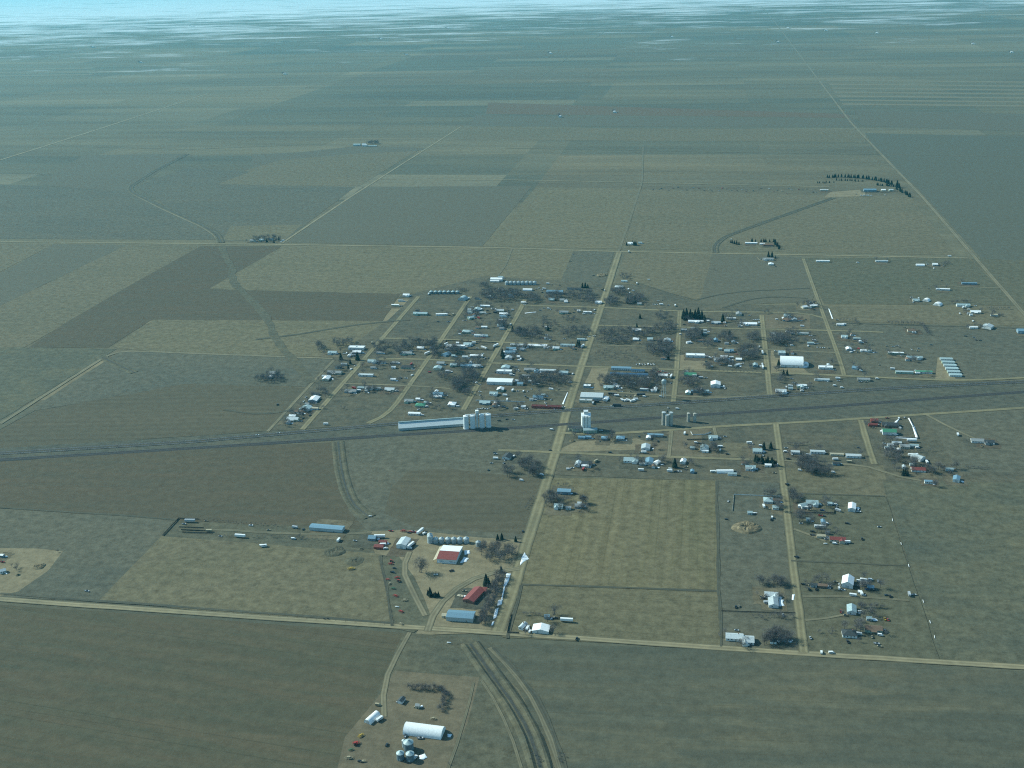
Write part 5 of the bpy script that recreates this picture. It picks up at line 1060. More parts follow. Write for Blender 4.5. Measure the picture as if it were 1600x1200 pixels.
B(960, 568, 78, 'house', 0, 'white', 'cream', d=9); V(908, 545, 'van'); V(833, 577, 'van'); B(1112, 592, 52, 'shed', 0, 'tan'); T(1175, 590, 20, 14, 3, .6); V(940, 638, 'van'); B(945, 693, 60, 'shed', 0, 'white'); V(910, 688); V(975, 694, 'car', 'silver'); B(1060, 690, 74, 'house', 60, 'pale', L=15, h=4); B(1338, 728, 70, 'barn', 0, 'blue', 'blue'); V(880, 760, 'pickup', 'dark'); V(950, 770, 'car', 'silver'); V(965, 790, 'car', 'dark'); V(1000, 795, 'car', 'dark')
AT('in the dark windbreak beside the bend'); TL([(235, 652), (300, 658), (520, 664), (575, 748)], 26, .75); B(435, 720, 54, 'house', 0, 'brown'); V(460, 735, 'camper'); V(385, 690, 'car', 'tan')
AT('in the mobile home row beside the storage units')
B(310, 904, 122, 'trailer', 0, 'white'); B(463, 940, 122, 'house', 0, 'teal', d=7); V(285, 1030, 'camper'); B(380, 1060, 138, 'trailer', 0, 'teal', 'green', d=6); B(538, 1058, 132, 'trailer', 0, 'green', 'white', d=6); V(490, 1066, 'camper'); V(440, 868); V(290, 845, 'car', 'silver'); V(320, 840, 'car', 'silver'); V(340, 845, 'car', 'tan'); V(490, 880, 'car', 'tan'); V(500, 860, 'car', 'silver'); V(175, 992, 'car', 'tan'); V(545, 945, 'car', 'dark'); V(240, 842, 'car', 'tan'); V(600, 830, 'car', 'dark')
AT('in the stack of storage rows beside the dirt apron')
for i in range(6): B(722+i*15, 952+i*26, 96, 'unit', 0, 'teal', 'green' if i % 3 == 1 else 'metal', d=8)

REG(740, 630, 5, 'beside the near cross street and main street')
B(265, 425, 62, 'house', 78, 'dark', 'white', L=14); V(315, 417, 'van'); V(172, 436, 'camper'); V(170, 398, 'pickup', 'silver'); V(165, 388, 'car', 'dark'); V(245, 445); V(115, 524, 'car', 'dark'); V(140, 470, 'car', 'silver'); V(235, 470, 'car', 'silver')
T(440, 495, 90, 36, 13, 1.0); T(270, 550, 36, 26, 5); T(470, 560, 50, 26, 7, 1.0); V(532, 562, 'van'); V(375, 605, 'van'); V(610, 208, 'van', at='beside the railway crossing')
AT('in the row below the white elevator')
B(845, 274, 54, 'shed', 0, 'blue', 'blue'); B(897, 272, 46, 'shed', 0, 'blue', 'blue'); B(1022, 280, 46, 'hip', 0, 'blue', 'blue', d=8); B(1148, 280, 62, 'hip', 0, 'blue', 'grey'); V(1187, 293); V(980, 298, 'car', 'tan'); B(1420, 258, 122, 'trailer', 0, 'blue', 'grey', d=5); V(1292, 262, 'car', 'dark'); V(1440, 300, 'car', 'dark')
mound(770, 296, 24, 1.2, M_mound, 'ring shaped earth bank below the white elevator', True)
AT('along the near cross street')
B(1345, 352, 66, 'house', 90, 'pale', 'white', L=15); V(1330, 388, 'camper'); V(1305, 388, 'car', 'tan'); B(1230, 452, 112, 'house', 0, 'teal', 'white', d=12); B(1372, 462, 60, 'house', 90, 'blue', 'white', L=15); B(1432, 472, 40, 'shed', 60, 'white', 'white'); V(1480, 475, 'pickup', 'dark'); V(1308, 527, 'camper'); V(1067, 387, 'car', 'dark')
B(815, 482, 40, 'house', 85, 'pale', 'white', L=14); B(885, 478, 78, 'house', 0, 'dark', 'white'); B(872, 498, 54, 'shed', 0, 'white', 'white'); V(740, 518, 'van'); V(772, 508); V(930, 485, 'pickup', 'silver'); V(835, 490, 'car', 'dark'); V(600, 370, 'car', 'dark')
AT('beside the big stubble field and main street')
B(708, 700, 104, 'barn', 0, 'blue', 'blue', d=9, h=3.6, rise=1.2); V(652, 706, 'car', 'silver'); V(795, 710, 'pickup', 'dark'); B(665, 812, 68, 'house', 0, 'teal', 'white'); B(742, 826, 40, 'shed', 0, 'grey'); B(820, 812, 54, 'house', 0, 'grey'); B(828, 790, 30, 'shed', 0, 'pale'); T(590, 770, 46, 46, 9); T(850, 815, 24, 18, 3, .7); T(690, 765, 50, 14, 4, .7); V(860, 735, 'car', 'dark'); T(700, 640, 40, 6, 4, .5)
TL([(470, 730), (400, 830)], 7, .4, kind='brush')

REG(1020, 630, 6, 'behind the near cross street')
V(298, 290, 'camper'); fence([(355, 272), (372, 300), (490, 296), (545, 276)], 'board', WALL['white'], 'zigzag white board fence beside the grey house'); B(565, 330, 82, 'house', 0, 'teal', 'white', d=10); V(625, 330, 'van'); fence([(320, 345), (530, 340)], 'board', M_wood, 'low brown board fence beside the grey house'); V(405, 374, 'van'); V(430, 378, 'car', 'dark')
B(483, 432, 76, 'house', 90, 'teal', 'white', L=14); B(490, 460, 60, 'shed', 0, 'white', 'white', d=3); V(630, 413, 'camper'); V(632, 442, 'van'); V(600, 410, 'car', 'dark'); T(560, 440, 40, 28, 6, .9); V(905, 378, 'camper'); V(925, 385); V(700, 480, 'car', 'dark')
B(980, 455, 84, 'house', 0, 'teal', 'white', d=11); V(1012, 402, 'van'); V(1040, 460, 'van'); C(1040, 432, .9); C(1105, 425, .9); T(925, 430, 25, 20, 2, .8)
AT('in the clipped dark conifer hedge by the side street')
for i in range(11): C(962+i*19, 545+i*4+(i % 2)*6, .82)
AT('in the near row below the conifer hedge')
B(1080, 590, 58, 'shed', 0, 'white', 'white'); V(1165, 580, 'van', 'white', 85); B(915, 612, 92, 'house', 0, 'teal', 'blue'); B(900, 625, 60, 'shed', 0, 'grey'); C(205, 600, .95); B(285, 555, 48, 'house', 80, 'white', 'white', L=11); V(165, 622, 'van'); V(158, 642, 'camper'); V(250, 642); V(215, 645, 'car', 'dark'); B(370, 648, 34, 'shed', 90, 'blue', 'blue'); V(390, 655, 'car', 'dark'); V(310, 600, 'car', 'tan'); B(675, 648, 156, 'quonset', 7, 'white', 'white', d=7, rise=4.0); B(745, 672, 84, 'shed', 0, 'teal'); V(565, 648, 'camper'); V(770, 645, 'car', 'dark'); V(960, 625, 'pickup', 'silver'); T(870, 610, 20, 18, 2, .8); V(1140, 655, 'car', 'tan')
AT('right of the side street near the hedge')
V(1250, 422, 'car', 'silver'); V(1245, 458, 'van'); TL([(1250, 385), (1410, 392)], 9, .45); B(1335, 470, 78, 'trailer', 0, 'pale', 'white', d=6); V(1305, 480, 'car', 'white'); T(1420, 590, 80, 56, 13); T(1500, 640, 60, 40, 7); V(1380, 632, 'van'); B(1470, 545, 50, 'house', 0, 'blue', 'white'); V(1455, 600, 'car', 'silver'); C(1445, 560, .7); V(1260, 765, 'car', 'dark'); V(1270, 525, 'car', 'dark')
AT('in the paddock left of the side street')
B(1080, 920, 82, 'hip', 0, 'teal', 'white', d=12); B(1150, 988, 54, 'house', 0, 'teal', 'white', d=7); V(1040, 973, 'camper'); V(1075, 990, 'car', 'tan'); V(1118, 1074, 'van', 'white', 90); B(910, 1036, 44, 'shed', 0, 'teal'); V(707, 922); V(1110, 1095, 'car', 'dark'); B(1155, 920, 60, 'shed', 0, 'brown'); T(1090, 850, 60, 14, 4, .7); T(1170, 960, 20, 40, 3, .8); V(690, 1090, 'car', 'dark')
fence([(1200, 876), (760, 858), (745, 1010)], 'board', WALL['white'], 'pale rail fence around the paddock left of the side street', step=5, hh=1.2)
mound(880, 1165, 130, 3.2, M_mound, 'big dug earth pit with pale spoil banks', True)

REG(1180, 740, 7.273, 'right of the side street below the mown lot')
B(645, 345, 132, 'house', 0, 'teal', 'white', d=11); B(545, 378, 86, 'house', 30, 'teal', 'white'); V(730, 356, 'van', 'white', -20); V(612, 382, 'van', 'white', -20); B(845, 352, 52, 'shed', 0, 'teal'); V(880, 352, 'van'); V(912, 356, 'van'); V(925, 380, 'car', 'silver'); V(940, 425, 'camper', 'silver', -30); V(520, 390, 'camper'); V(760, 420, 'pickup', 'blue'); V(615, 415, 'car', 'tan'); V(570, 395, 'camper')
B(1098, 400, 82, 'barn', 82, 'white', 'white', L=16, h=3.8, rise=1.6); V(1165, 420, 'van', 'silver', 90); V(1175, 435); fence([(470, 446), (890, 452), (912, 330)], 'board', M_wood, 'dark board fence around the yard of the two houses'); T(440, 290, 80, 44, 7, .9); T(510, 510, 40, 40, 6, .9); TL([(480, 455), (890, 460)], 12, .35, kind='brush')
B(600, 532, 46, 'shed', 0, 'teal'); B(770, 560, 46, 'shed', 90, 'blue', 'white', L=8); V(812, 572, 'van'); V(735, 620, 'semi', 'white', 0); B(820, 684, 38, 'shed', 0, 'teal'); B(748, 722, 94, 'shed', 0, 'tan', 'cream'); V(650, 662, 'pickup', 'dark'); V(650, 702, 'pickup', 'dark'); V(690, 590, 'car', 'dark'); V(520, 568, 'car', 'silver'); V(780, 485, 'car', 'dark'); V(740, 480, 'car', 'red'); V(810, 748, 'car', 'silver')
AT('beside the long red roofed house')
B(935, 760, 172, 'house', 0, 'red', 'cream', d=8); propane(797, 802); V(905, 800, 'van', 'white'); V(1045, 786, 'camper'); V(1215, 747, 'car', 'dark'); V(1045, 570, 'car', 'dark'); V(1410, 608, 'car', 'silver'); V(475, 950, 'car', 'dark', at='parked alone on the side street verge'); V(362, 123, 'car', 'dark', at='parked alone beside the mown straw lot')

REG(1240, 620, 4.444, 'on the near block beside the short dirt street')
B(165, 390, 98, 'trailer', 0, 'pale', 'white', d=6); B(300, 406, 90, 'shed', 0, 'tan', 'cream', d=4); B(415, 418, 102, 'trailer', 0, 'pale', 'white', d=7); B(295, 470, 46, 'shed', 0, 'dark', 'blue'); V(275, 527, 'van'); V(290, 438, 'camper'); V(350, 400, 'car', 'yellow'); V(260, 395, 'car', 'tan'); V(450, 355, 'car', 'dark'); V(320, 468, 'car', 'silver')
T(160, 510, 96, 46, 14); T(60, 470, 46, 40, 6); TL([(100, 330), (0, 335)], 5, .5)
AT('around the snow edged yard')
B(560, 172, 48, 'house', 0, 'red', 'red'); B(550, 200, 60, 'shed', 0, 'red', 'red'); B(668, 200, 112, 'house', 0, 'dark', 'brown', d=12); B(662, 255, 92, 'barn', 0, 'green', 'white', d=12); V(605, 244, 'van'); V(700, 258, 'van', 'white', 90); V(650, 150, 'car', 'red'); V(575, 168, 'van'); V(580, 198); V(560, 215, 'car', 'tan'); V(730, 152, 'van'); V(770, 145)
snow([(792, 145), (805, 148), (838, 205), (825, 205)], 'narrow snow drift at the far side of the snow edged yard'); snow([(825, 208), (842, 208), (868, 292), (850, 292)], 'thick snow drift along the side of the snow edged yard', .8); snow([(705, 276), (860, 284), (860, 294), (702, 286)], 'long snow drift at the front of the snow edged yard', .6); snow([(690, 200), (705, 170), (740, 148), (715, 185)], 'thin snow drift behind the dark roofed house')
fence([(700, 284), (866, 290), (800, 143)], 'board', M_wood, 'board fence behind the snow drifts of the yard')
AT('in the crowded yards below the snow edged yard')
B(715, 326, 62, 'shed', 0, 'pale'); V(820, 312, 'semi', 'white', 5); B(770, 352, 64, 'house', 0, 'grey'); B(665, 360, 62, 'shed', 0, 'teal'); V(860, 356, 'van'); V(630, 325); B(835, 345, 60, 'shed', 0, 'teal'); TL([(580, 365), (900, 385), (985, 370)], 16, .45); T(660, 310, 60, 20, 4, .7); B(862, 432, 78, 'barn', -42, 'pale', 'white', d=12, h=3.6); V(828, 412, 'semi', 'white', 8); V(830, 460, 'van'); V(925, 458, 'camper'); V(915, 440); B(865, 512, 94, 'house', 0, 'red', 'white', d=10); C(775, 535, .9); C(760, 545, .7); C(790, 545, .7); T(680, 430, 56, 36, 8); T(820, 478, 40, 22, 5); T(960, 510, 46, 26, 5); T(705, 520, 30, 14, 3, .7)
B(935, 598, 52, 'trailer', 0, 'blue', 'white'); B(1080, 510, 52, 'shed', 0, 'teal'); B(1130, 580, 44, 'barn', 75, 'blue', 'white', L=13, h=3.4); V(1110, 500, 'car', 'silver'); V(1035, 480, 'car', 'tan'); T(1080, 545, 40, 14, 3, .6)
AT('alone in the grey pasture on the curving drive')
B(1275, 312, 84, 'house', 0, 'grey', 'white', d=9); B(1355, 322, 66, 'house', 0, 'dark', 'grey'); V(1385, 328, 'van'); V(1140, 267, 'camper'); V(1305, 345, 'car', 'tan'); T(1210, 312, 20, 5, 3, .5); T(1255, 352, 12, 4, 1, .5)
TL([(1190, 492), (1330, 500)], 9, .4, kind='brush', at='in the scrub row beyond the isolated house')
AT('along the snowy fence line'); 
fence([(618, 560), (640, 700), (690, 850), (745, 1010), (790, 1140)], 'wire', None, 'wire fence with drifted snow along the rangeland edge', step=9)
for (a, b) in ((685, 855), (745, 1020)): snow([(a-2, b-10), (a+1, b-10), (a+5, b+8), (a+2, b+9)], 'small snow drift against the long wire fence', .4)

REG(1100, 860, 4.21, 'on the lot left of the side street')
B(442, 300, 86, 'house', 0, 'pale', 'white', d=8); B(455, 352, 62, 'house', 90, 'pale', 'white', L=16); snow([(492, 322), (528, 325), (518, 342), (530, 362), (496, 368)], 'ragged snow patch beside the L shaped pale house', .5); snow([(580, 290), (598, 288), (592, 325), (578, 328)], 'snow patch on the side street verge', .4); V(372, 312, 'pickup', 'tan'); V(415, 348, 'camper', 'silver'); V(392, 318, 'car', 'dark'); T(440, 222, 110, 22, 14, .8); V(210, 375, 'car', 'dark'); V(230, 370, 'car', 'tan'); V(520, 428, 'car', 'silver')
B(200, 578, 112, 'house', 0, 'pale', 'white', d=10); B(288, 598, 78, 'house', 0, 'pale', 'white', d=12); V(215, 527, 'car', 'silver'); V(280, 625, 'van'); V(310, 620, 'car', 'dark'); B(515, 585, 50, 'house', 0, 'grey', 'blue'); B(455, 605, 40, 'shed', 0, 'dark'); T(500, 590, 90, 36, 14, .9); T(520, 440, 70, 14, 7, .6); fence([(115, 400), (420, 410), (600, 412)], 'board', M_wood, 'dark board fence across the lots left of the side street', step=4, hh=1.2); V(570, 595, 'car', 'silver')
T(380, 440, 60, 16, 5, .5)
AT('in the cluttered yard of the tall white barn')
B(945, 222, 72, 'barn', 80, 'white', 'white', L=17, h=4.6, rise=3.2); B(780, 240, 62, 'shed', 0, 'brown', 'brown'); B(722, 235, 40, 'shed', 0, 'dark')
for (a, b, c_, k_) in ((865, 208, 'tan', 'car'), (890, 226, 'white', 'car'), (888, 252, 'white', 'van'), (832, 242, 'silver', 'car'), (700, 232, 'tan', 'car'), (690, 258, 'dark', 'pickup'), (738, 258, 'dark', 'car'), (820, 250, 'silver', 'car'), (1020, 205, 'white', 'van'), (1050, 200, 'white', 'camper'), (1075, 205, 'silver', 'car'), (1095, 196, 'white', 'van'), (1145, 205, 'silver', 'car'), (1050, 235, 'tan', 'car'), (1075, 258, 'blue', 'pickup'), (1018, 275, 'white', 'van'), (1035, 288, 'white', 'camper'), (1050, 296, 'white', 'car'), (980, 300, 'white', 'camper'), (1005, 235, 'dark', 'car'), (1110, 262, 'dark', 'car'), (915, 262, 'white', 'car'), (760, 215, 'tan', 'car'), (655, 225, 'dark', 'car')): V(a, b, k_, c_)
B(1095, 250, 40, 'shed', 0, 'blue', 'blue'); B(1050, 225, 40, 'shed', 0, 'grey'); T(740, 210, 70, 20, 5, .6); V(1225, 305, 'pickup', 'dark'); V(1200, 296, 'car', 'dark'); V(1350, 294, 'camper', 'silver'); V(1378, 294, 'car', 'silver'); T(700, 225, 50, 14, 4, .5)
AT('in the paddock right of the side street')
B(970, 398, 58, 'house', 85, 'teal', 'white', L=14); V(1030, 408, 'van', 'silver'); V(930, 428, 'car', 'tan'); V(900, 405, 'car', 'red'); TL([(1010, 370), (1190, 376)], 14, .5, kind='brush'); B(955, 555, 92, 'hip', 0, 'dark', 'white', d=11); B(1112, 525, 112, 'house', 0, 'brown', 'green', d=9); B(1085, 455, 32, 'shed', 0, 'teal'); V(1190, 454, 'pickup', 'yellow'); V(1210, 458, 'car', 'red'); V(1160, 560, 'van'); V(1105, 572, 'car', 'tan'); V(945, 603, 'pickup', 'dark'); V(1015, 555, 'camper', 'silver'); V(700, 578, 'car', 'silver'); V(772, 674, 'van', 'white'); V(838, 676, 'van', 'white'); T(835, 540, 14, 30, 4, .5); T(755, 540, 10, 10, 2, .4); T(1020, 475, 45, 8, 6, .45); V(1135, 615, 'car', 'silver'); V(1155, 632, 'car', 'tan'); V(1175, 525, 'car', 'silver'); V(610, 45, 'car', 'dark', at='parked on the side street beside the olive paddock')
for (a, b) in ((1345, 100), (1440, 335), (1485, 470), (1515, 570)): snow([(a-2, b-11), (a+1, b-11), (a+6, b+9), (a+3, b+10)], 'small snow drift against the long wire fence', .4)
fence([(1305, 0), (1400, 215), (1480, 440), (1560, 690)], 'wire', None, 'lower wire fence with drifted snow beside the paddock', step=9)

REG(560, 800, 5.333, 'in the grain bin farmyard')
for a, d_, hh in ((600, 50, 8.5), (645, 46, 5.2), (695, 46, 5.2), (748, 46, 5.2), (797, 46, 5.2), (846, 46, 5.2), (900, 48, 5.4)): bin_(a, 252, d_, hh)
bin_(1000, 280, 44, 5.0); bin_(597, 228, 44, 7.0)
B(855, 882, 226, 'barn', 0, 'blue', 'metal', d=14, h=4.4, rise=1.6); B(718, 872, 40, 'shed', 0, 'tan', 'cream'); B(378, 275, 82, 'barn', 85, 'pale', 'white', L=18, h=4.8, rise=1.6); V(435, 288, 'semi', 'white', 70); V(428, 305, 'van', 'white', 0); B(118, 225, 62, 'house', 0, 'blue', 'blue'); V(178, 214, 'semi', 'white', 8); B(205, 258, 66, 'shed', 0, 'red', 'red'); B(172, 298, 78, 'shed', 0, 'red', 'red', d=6.5); V(225, 308, 'van', 'white', 30); V(205, 278, 'camper', 'white', 10)
propane(100, 38, at='alone behind the grain bin farm'); V(515, 172, 'semi', 'white', 72); V(550, 182, 'van', 'white', 60); V(465, 170, 'pickup', 'red'); V(455, 165); implement(375, 162, 'red', 5, 1.2); implement(430, 168, 'red', 10); V(645, 524, 'car', 'white', 15); V(775, 492, 'car', 'dark', 40); V(270, 160, 'pickup', 'red'); V(420, 175, 'car', 'dark')
B(965, 705, 120, 'house', 74, 'red', 'brick', L=28, d=13, h=2.8, rise=2.0, at='on the grain bin farm behind the blue barn'); B(1045, 660, 50, 'shed', 0, 'red', 'brick', d=8, at='joined to the red roofed farmhouse'); B(850, 700, 48, 'shed', -12, 'tan', 'cream', d=3, h=.5, rise=.2, word='low patio shelter', at='beside the red roofed farmhouse'); V(880, 660, 'car', 'tan'); 
AT('in the machinery row beside the farm drive')
tractor(275, 415, 'red', 10); implement(270, 435, 'red', 5, 1.0); implement(322, 550, 'red', 20); tractor(335, 580, 'red', 60); implement(310, 702, 'red', -20); implement(355, 832, 'red', -30); implement(385, 738, 'tan', 10); propane(325, 795); implement(245, 565, 'red', 0, .8); V(300, 470, 'car', 'dark'); implement(290, 640, 'green', 15, .9); implement(260, 600, 'tan', 70, .8); implement(355, 935, 'tan', -30, .9); V(285, 505, 'pickup', 'dark')
AT('in the island bed of the farmyard'); [C(a, b, .48) for a, b in ((580, 690), (592, 700), (604, 692), (616, 704), (630, 700), (642, 708), (655, 706), (600, 706), (668, 704))]; C(598, 688, .75)
T(515, 505, 12, 8, 2, 1.3, at='standing alone in the bare farmyard')
AT('in the grey grove beside the grain bins'); T(1140, 345, 150, 70, 18, 1.05); C(1195, 225, .9); C(1310, 245, .8); C(1160, 232, .7)
AT('in the windbreak row beside the main street'); TL([(1200, 520), (1130, 740), (1030, 950)], 34, .95, jit=3); TL([(1160, 540), (1080, 760), (1000, 940)], 24, .8, jit=3); C(1190, 500, .9); C(1065, 610, 1.1); C(1085, 620, .8)
snow([(1232, 512), (1270, 512), (1262, 545), (1230, 545)], 'square snow patch at the top of the farm windbreak', .5); snow([(1222, 552), (1262, 550), (1235, 612), (1208, 614)], 'broad snow drift beside the farm windbreak', .7); snow([(1212, 615), (1226, 612), (1200, 725), (1190, 725)], 'narrow snow drift beside the farm windbreak', .4); snow([(1165, 735), (1202, 728), (1195, 770), (1155, 782)], 'rounded snow drift beside the farm windbreak', .6); snow([(1140, 810), (1168, 800), (1150, 880), (1120, 895)], 'lower snow drift beside the farm windbreak', .5); snow([(1115, 915), (1135, 910), (1120, 942), (1105, 945)], 'small snow patch at the foot of the farm windbreak', .4)
snow([(1385, 335), (1420, 390), (1380, 412), (1345, 448), (1360, 380)], 'triangular snow field across from the grain bin farm', .5); snow([(880, 320), (930, 318), (930, 345), (885, 360)], 'snow patch beside the red roofed barn', .6); snow([(845, 425), (880, 375), (920, 385), (900, 415)], 'larger snow patch below the red roofed barn', .6)
AT('at the corner of main street and the gravel road')
B(1372, 962, 42, 'house', 70, 'pale', 'white', L=10); V(1410, 975, 'camper'); V(1430, 1000, 'van', 'white', 80); B(1522, 985, 88, 'house', 90, 'white', 'white', L=12, d=17, word='wide house'); B(1572, 882, 42, 'shed', 0, 'blue', 'blue'); V(1390, 960, 'car', 'silver'); fence([(1270, 852), (1240, 1005), (1340, 1012)], 'board', M_wood, 'board fence of the corner house', step=4); TL([(1370, 852), (1530, 862)], 8, .4, kind='brush'); T(1400, 960, 20, 12, 2, .5)
V(1735, 912, 'semi', 'white', 0); V(1370, 163, 'car', 'dark', at='parked on the main street verge'); V(1640, 888, 'car', 'dark'); V(1570, 1000, 'car', 'dark'); V(1820, 1060, 'pickup', 'dark', at='beside the near gravel road')
REG(520, 1000, 4.21, 'in the near farmyard with the white quonset')
B(602, 606, 262, 'quonset', -4, 'white', 'white', d=15, rise=6.8, L=None); bin_(500, 715, 66, 7.0, True); bin_(446, 780, 52, 6.0, True); bin_(510, 785, 56, 6.2, True); bin_(470, 700, 28, 6.5, False)
snow([(570, 760), (605, 745), (620, 772), (600, 788), (565, 785)], 'snow patch beside the three dark grain bins', .5); snow([(755, 618), (785, 622), (775, 640), (755, 640)], 'small snow patch at the end of the white quonset', .4)
B(452, 405, 34, 'shed', 75, 'dark', 'white', L=7); V(435, 412, 'car', 'silver'); B(558, 442, 26, 'shed', 0, 'grey', 'cream'); V(550, 445, 'car', 'tan'); B(260, 520, 56, 'quonset', 68, 'white', 'white', L=15, rise=4.2); V(308, 526, 'camper', 'white', 60); V(298, 430, 'van', 'tan'); implement(155, 680, 'red', 20, 1.1); tractor(150, 690, 'red', 30); implement(185, 632, 'yellow', 60); implement(105, 778, 'tan', 10, 1.1); implement(120, 725, 'green', 30, .8); implement(660, 520, 'tan', 0, .9); V(355, 692, 'car', 'dark'); implement(200, 800, 'tan', 20, .8); V(180, 800, 'car', 'dark'); V(575, 648, 'pickup', 'silver'); V(545, 775, 'van', 'white', 70); V(478, 632, 'pickup', 'silver')
AT('in the L shaped windbreak of the near farm'); TL([(495, 316), (600, 324), (735, 331)], 26, .58, jit=2.2); TL([(735, 335), (738, 400), (708, 475)], 22, .58, jit=2.2); T(765, 815, 5, 5, 1, .4)
AT('along the canal in the near field'); T(1340, 790, 40, 40, 8, .3, kind='brush'); T(1510, 770, 40, 40, 7, .3, kind='brush'); propane(765, 22, at='below the near gravel road')
fence([(720, 5), (700, 12), (745, 38), (820, 30), (835, 8)], 'wire', None, 'small wire pen below the near gravel road')
REG(240, 780, 4.21, 'in the corral lane behind the pale pasture')
B(1142, 200, 228, 'barn', -3, 'blue', 'metal', d=10, h=4.0, rise=.9, word='long open cattle shed'); V(570, 250, 'semi', 'white', -2); V(725, 312, 'camper', 'white', 20); V(712, 308, 'van', 'white', 10); V(1217, 274, 'camper', 'white'); V(920, 263, 'van'); V(930, 190, 'camper', 'silver'); V(640, 174); V(757, 205, 'car', 'tan'); V(1325, 275, 'car', 'silver'); V(365, 213, 'camper', 'tan'); V(440, 245, 'car', 'silver'); V(240, 150, 'semi', 'silver', 5); V(345, 145, 'car', 'tan'); V(985, 200, 'car', 'dark'); V(920, 178, 'car', 'dark'); V(200, 165, 'car', 'silver')
implement(1300, 460, 'yellow', 20, 1.3, at='in the pale grazed pasture'); mound(1190, 342, 80, 1.6, M_ditch, 'low ring shaped manure bank in the pale pasture', True); mound(1320, 405, 70, 1.6, M_ditch, 'low dark manure heap in the pale pasture'); mound(1365, 328, 22, 1.0, M_ditch, 'small dark heap beside the corral lane')
TL([(190, 135), (420, 148), (820, 175)], 20, .3, kind='brush'); TL([(420, 240), (900, 255), (1150, 272)], 24, .3, kind='brush'); T(960, 250, 25, 10, 3, .5)
for i, yy in enumerate((185, 203, 220)): fence([(170+i*10, yy), (330+i*30, yy+6)], 'board', M_wood, ('upper', 'middle', 'lower')[i]+' dark board rail of the old cattle corral', step=3.5, hh=1.5)
fence([(60, 240), (165, 128), (300, 135)], 'board', M_wood, 'board fence at the end of the cattle corral', step=4)
fence([(1480, 400), (1585, 830), (880, 775), (0, 705)], 'wire', None, 'wire fence around the pale grazed pasture', step=10)
cow(1122, 789, 10, 'black cow standing beside the near gravel road fence'); cow(1148, 789, 190, 'black cow standing beside the near gravel road fence')
REG(740, 360, 5.333, 'at the far end of the main street')
B(1305, 114, 40, 'house', 0, 'white', 'white'); C(1338, 124, .9); C(1352, 122, 1.0); C(1275, 124, .7); C(1325, 108, .8); B(1388, 108, 30, 'shed', 0, 'teal'); V(1293, 180, 'camper'); B(1212, 478, 68, 'hip', 0, 'pale', 'white', d=12); B(1255, 428, 50, 'shed', 0, 'teal'); V(1360, 446, 'camper'); V(1460, 414, 'van'); V(1300, 524, 'van'); V(1330, 505, 'van'); V(1290, 495, 'camper'); V(1090, 503, 'van'); V(1075, 495, 'car', 'dark'); T(1260, 395, 60, 20, 5, .7); T(1210, 520, 60, 26, 8); C(1080, 500, .6); T(1340, 580, 80, 36, 10, .9); mound(1070, 372, 46, 2.0, M_mound, 'pale earth heap beside the main street end', True); V(1050, 382, 'car', 'dark'); V(1000, 378, 'car', 'dark'); V(830, 202, 'car', 'silver'); V(805, 258, 'car', 'tan')
REG(960, 250, 3.333, 'at the far tree lined farmstead')
B(1330, 162, 62, 'barn', 0, 'blue', 'blue', d=14); V(1090, 160, 'semi', 'white', 0); B(1092, 160, 42, 'trailer', 0, 'white'); V(1285, 186, 'van'); V(1300, 187, 'camper'); V(1320, 187, 'camper'); V(1338, 187, 'van'); V(1408, 157, 'van'); V(1432, 157, 'van'); B(1400, 160, 22, 'house', 0, 'white'); B(1440, 160, 22, 'house', 0, 'pale'); V(1410, 183); V(1260, 178, 'car', 'dark')
TL([(1110, 92), (1180, 88), (1290, 95), (1400, 112), (1440, 128)], 46, 1.0, kind='conifer', jit=4); TL([(1150, 105), (1300, 112)], 14, .6, kind='conifer', jit=5); TL([(1050, 120), (1140, 118)], 10, .5, kind='conifer', jit=6); TL([(1360, 130), (1480, 140)], 18, .7, kind='conifer', jit=5); C(1472, 140, 1.4); C(1482, 145, 1.2); TL([(1470, 150), (1545, 195)], 14, 1.0, kind='conifer', jit=3); TL([(1050, 60), (1170, 60)], 10, .3, kind='brush')
AT('in the scrapped vehicle row of the far farm')
rnd = random.Random(5)
for i in range(34): V(200+i*26+rnd.uniform(-8, 8), 150+rnd.uniform(-9, 9)+(i*.3), ('car', 'pickup', 'van')[i % 3], ('dark', 'tan', 'dark', 'silver', 'red')[i % 5], rnd.uniform(0, 180))
V(898, 176, 'pickup', 'red', 90); T(620, 152, 80, 8, 5, .4)
AT('at the farmhouse above the section road')
B(712, 436, 62, 'trailer', 0, 'white', 'white', d=6); B(770, 440, 26, 'shed', 0, 'white'); B(800, 446, 50, 'house', 0, 'brown', 'brick'); TL([(600, 430), (655, 442)], 5, .9, kind='conifer'); TL([(700, 428), (830, 425), (855, 455), (850, 465)], 18, .8, kind='conifer', jit=3); V(608, 415, 'van')
AT('on the looping drive below the section road'); B(800, 520, 54, 'house', 0, 'grey', 'white'); B(815, 545, 26, 'shed', 90, 'white', 'white', L=10); V(780, 522, 'van'); V(765, 518, 'car', 'silver'); V(840, 556, 'car', 'dark'); C(802, 503, .9); C(820, 505, .9); C(838, 512, .7); T(510, 570, 14, 6, 3, .5)
B(1085, 530, 68, 'trailer', 0, 'white', 'white', at='alone below the section road'); V(1268, 536, 'van', 'white', at='alone below the section road')
REG(340, 330, 5.333, 'at the crossroads farmstead behind the fields')
B(295, 250, 46, 'house', 0, 'grey'); B(370, 246, 40, 'house', 0, 'teal'); V(545, 248, 'camper'); V(530, 258, 'van'); V(330, 262, 'car', 'silver'); T(400, 240, 130, 20, 16, .85); C(410, 255, 1.0); C(470, 262, .8); V(240, 240, 'car', 'tan'); B(450, 240, 36, 'shed', 0, 'blue'); C(510, 240, .9)
REG(500, 200, 8, 'at the far lone farmstead')
